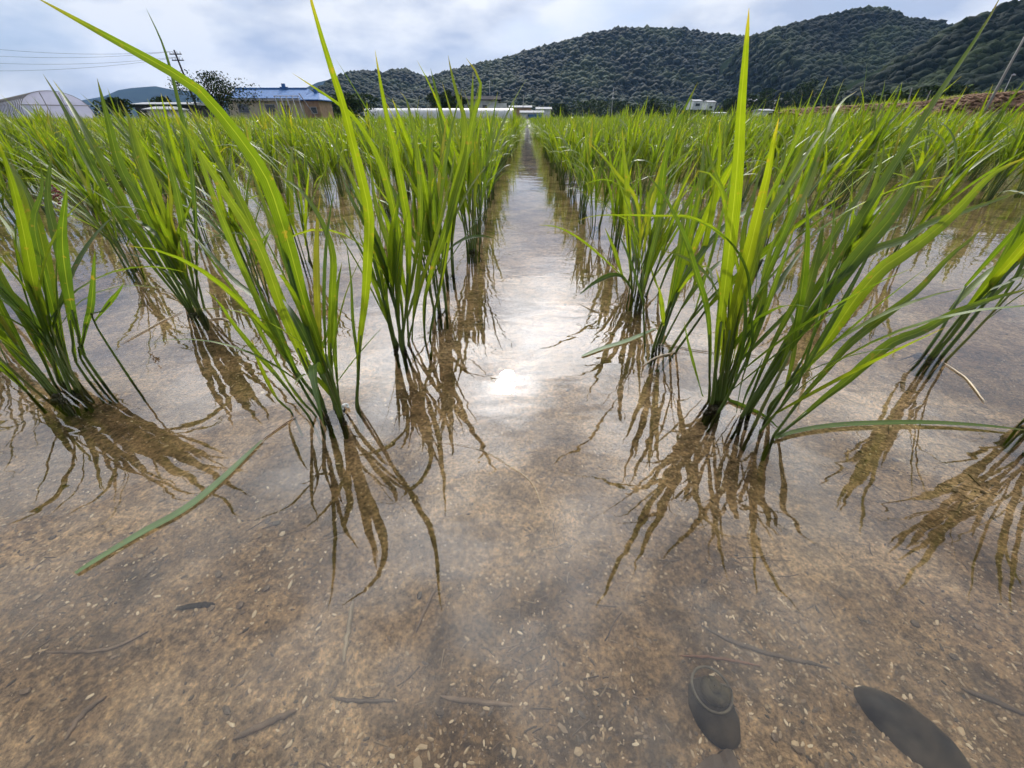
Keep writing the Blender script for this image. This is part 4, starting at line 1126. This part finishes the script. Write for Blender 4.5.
# ------------------------------------------------------------------ haze
hz_on = True
if hz_on:
    mb = MB(); bxm(mb, 0, 2000, 250, 7000, 4900, 503.0)
    m, nt, out = newmat('haze')
    pv = N(nt, 'ShaderNodeVolumePrincipled'); pv.inputs['Density'].default_value = .00008; pv.inputs['Color'].default_value = (.30, .52, .95, 1); pv.inputs['Anisotropy'].default_value = .0
    L(nt, pv.outputs[0], out.inputs['Volume'])
    o = mb.build('haze', m, smooth=False); tag(o, 'thin blue summer haze over the valley', 'haze', kind='stuff')

# ------------------------------------------------------------------ sky and sun
EL = R(33.7); AZ = R(-1.0)       # sun ahead, very slightly left
sdir = Vector((math.sin(AZ) * math.cos(EL), math.cos(AZ) * math.cos(EL), math.sin(EL)))
w = bpy.data.worlds.new('World'); sc.world = w; w.use_nodes = True
nt = w.node_tree; nt.nodes.clear()
out = nt.nodes.new('ShaderNodeOutputWorld'); bg = nt.nodes.new('ShaderNodeBackground'); L(nt, bg.outputs[0], out.inputs[0])
bg.inputs['Strength'].default_value = .1
sky = nt.nodes.new('ShaderNodeTexSky'); sky.sky_type = 'NISHITA'; sky.sun_disc = False; sky.sun_elevation = EL; sky.sun_rotation = AZ
sky.air_density = 1.2; sky.dust_density = 1.5
tc = N(nt, 'ShaderNodeTexCoord')
def dotp(vec, power):
    d = nt.nodes.new('ShaderNodeVectorMath'); d.operation = 'DOT_PRODUCT'; L(nt, tc.outputs['Generated'], d.inputs[0]); d.inputs[1].default_value = vec
    return math_(nt, 'POWER', math_(nt, 'MAXIMUM', d.outputs['Value'], 0.0), power)
mp = N(nt, 'ShaderNodeMapping'); mp.inputs['Scale'].default_value = (1, 1, 2.6); mp.inputs['Location'].default_value = (3.1, .7, .35)
L(nt, tc.outputs['Generated'], mp.inputs['Vector'])
c1 = N(nt, 'ShaderNodeTexNoise'); c1.inputs['Scale'].default_value = 2.6; c1.inputs['Detail'].default_value = 7; c1.inputs['Roughness'].default_value = .52; c1.inputs['Distortion'].default_value = .25
L(nt, mp.outputs[0], c1.inputs['Vector'])
c2 = N(nt, 'ShaderNodeTexNoise'); c2.inputs['Scale'].default_value = 4.2; c2.inputs['Detail'].default_value = 6
L(nt, mp.outputs[0], c2.inputs['Vector'])
cover = ramp(nt, c1.outputs['Fac'], [(.34, (0, 0, 0)), (.50, (1, 1, 1))]).outputs[0]
cc = ramp(nt, c2.outputs['Fac'], [(.38, (4.2, 4.7, 5.8)), (.54, (8.0, 8.05, 8.1))]).outputs[0]
skc = mixc(nt, 1.0, sky.outputs[0], (.62, .68, .82), 'MULTIPLY')
skc = mixc(nt, .45, skc, (2.6, 3.5, 5.6))
base = mixc(nt, math_(nt, 'MULTIPLY', cover, .92), skc, cc)
g1 = math_(nt, 'MULTIPLY', dotp(sdir, 24.0), 4.0)
g2 = math_(nt, 'MULTIPLY', dotp(sdir, 260.0), 60.0)
sep = nt.nodes.new('ShaderNodeSeparateXYZ'); L(nt, tc.outputs['Generated'], sep.inputs[0])
gate = ramp(nt, sep.outputs['Z'], [(.19, (0, 0, 0)), (.50, (1, 1, 1))], 'EASE').outputs[0]
g0 = math_(nt, 'MULTIPLY', math_(nt, 'MULTIPLY', dotp(sdir, 3.4), 54.0), gate)
gl = math_(nt, 'ADD', math_(nt, 'ADD', g1, g2), g0)
gl = math_(nt, 'MULTIPLY', gl, ramp(nt, c2.outputs['Fac'], [(.36, (.45,) * 3), (.62, (1.2,) * 3)]).outputs[0])
glc = mixc(nt, 1.0, (1.0, .975, .975), gl, 'MULTIPLY')
tot = mixc(nt, 1.0, base, glc, 'ADD')
L(nt, tot, bg.inputs['Color'])
sl = bpy.data.lights.new('sun', 'SUN'); sl.energy = 3.2; sl.angle = R(2.2); sl.color = (1, .95, .87)
so = bpy.data.objects.new('sun', sl); C.objects.link(so); so.rotation_euler = (-sdir).to_track_quat('-Z', 'Y').to_euler()

sc.view_settings.view_transform = 'Standard'; sc.view_settings.look = 'None'; sc.view_settings.exposure = 0.32; sc.view_settings.gamma = 1
sc.render.engine = 'CYCLES'
cy = sc.cycles
cy.max_bounces = 8; cy.transparent_max_bounces = 12; cy.diffuse_bounces = 3; cy.glossy_bounces = 3; cy.transmission_bounces = 4; cy.volume_bounces = 0
cy.sample_clamp_indirect = 6; cy.use_denoising = True
cy.caustics_reflective = False; cy.caustics_refractive = False
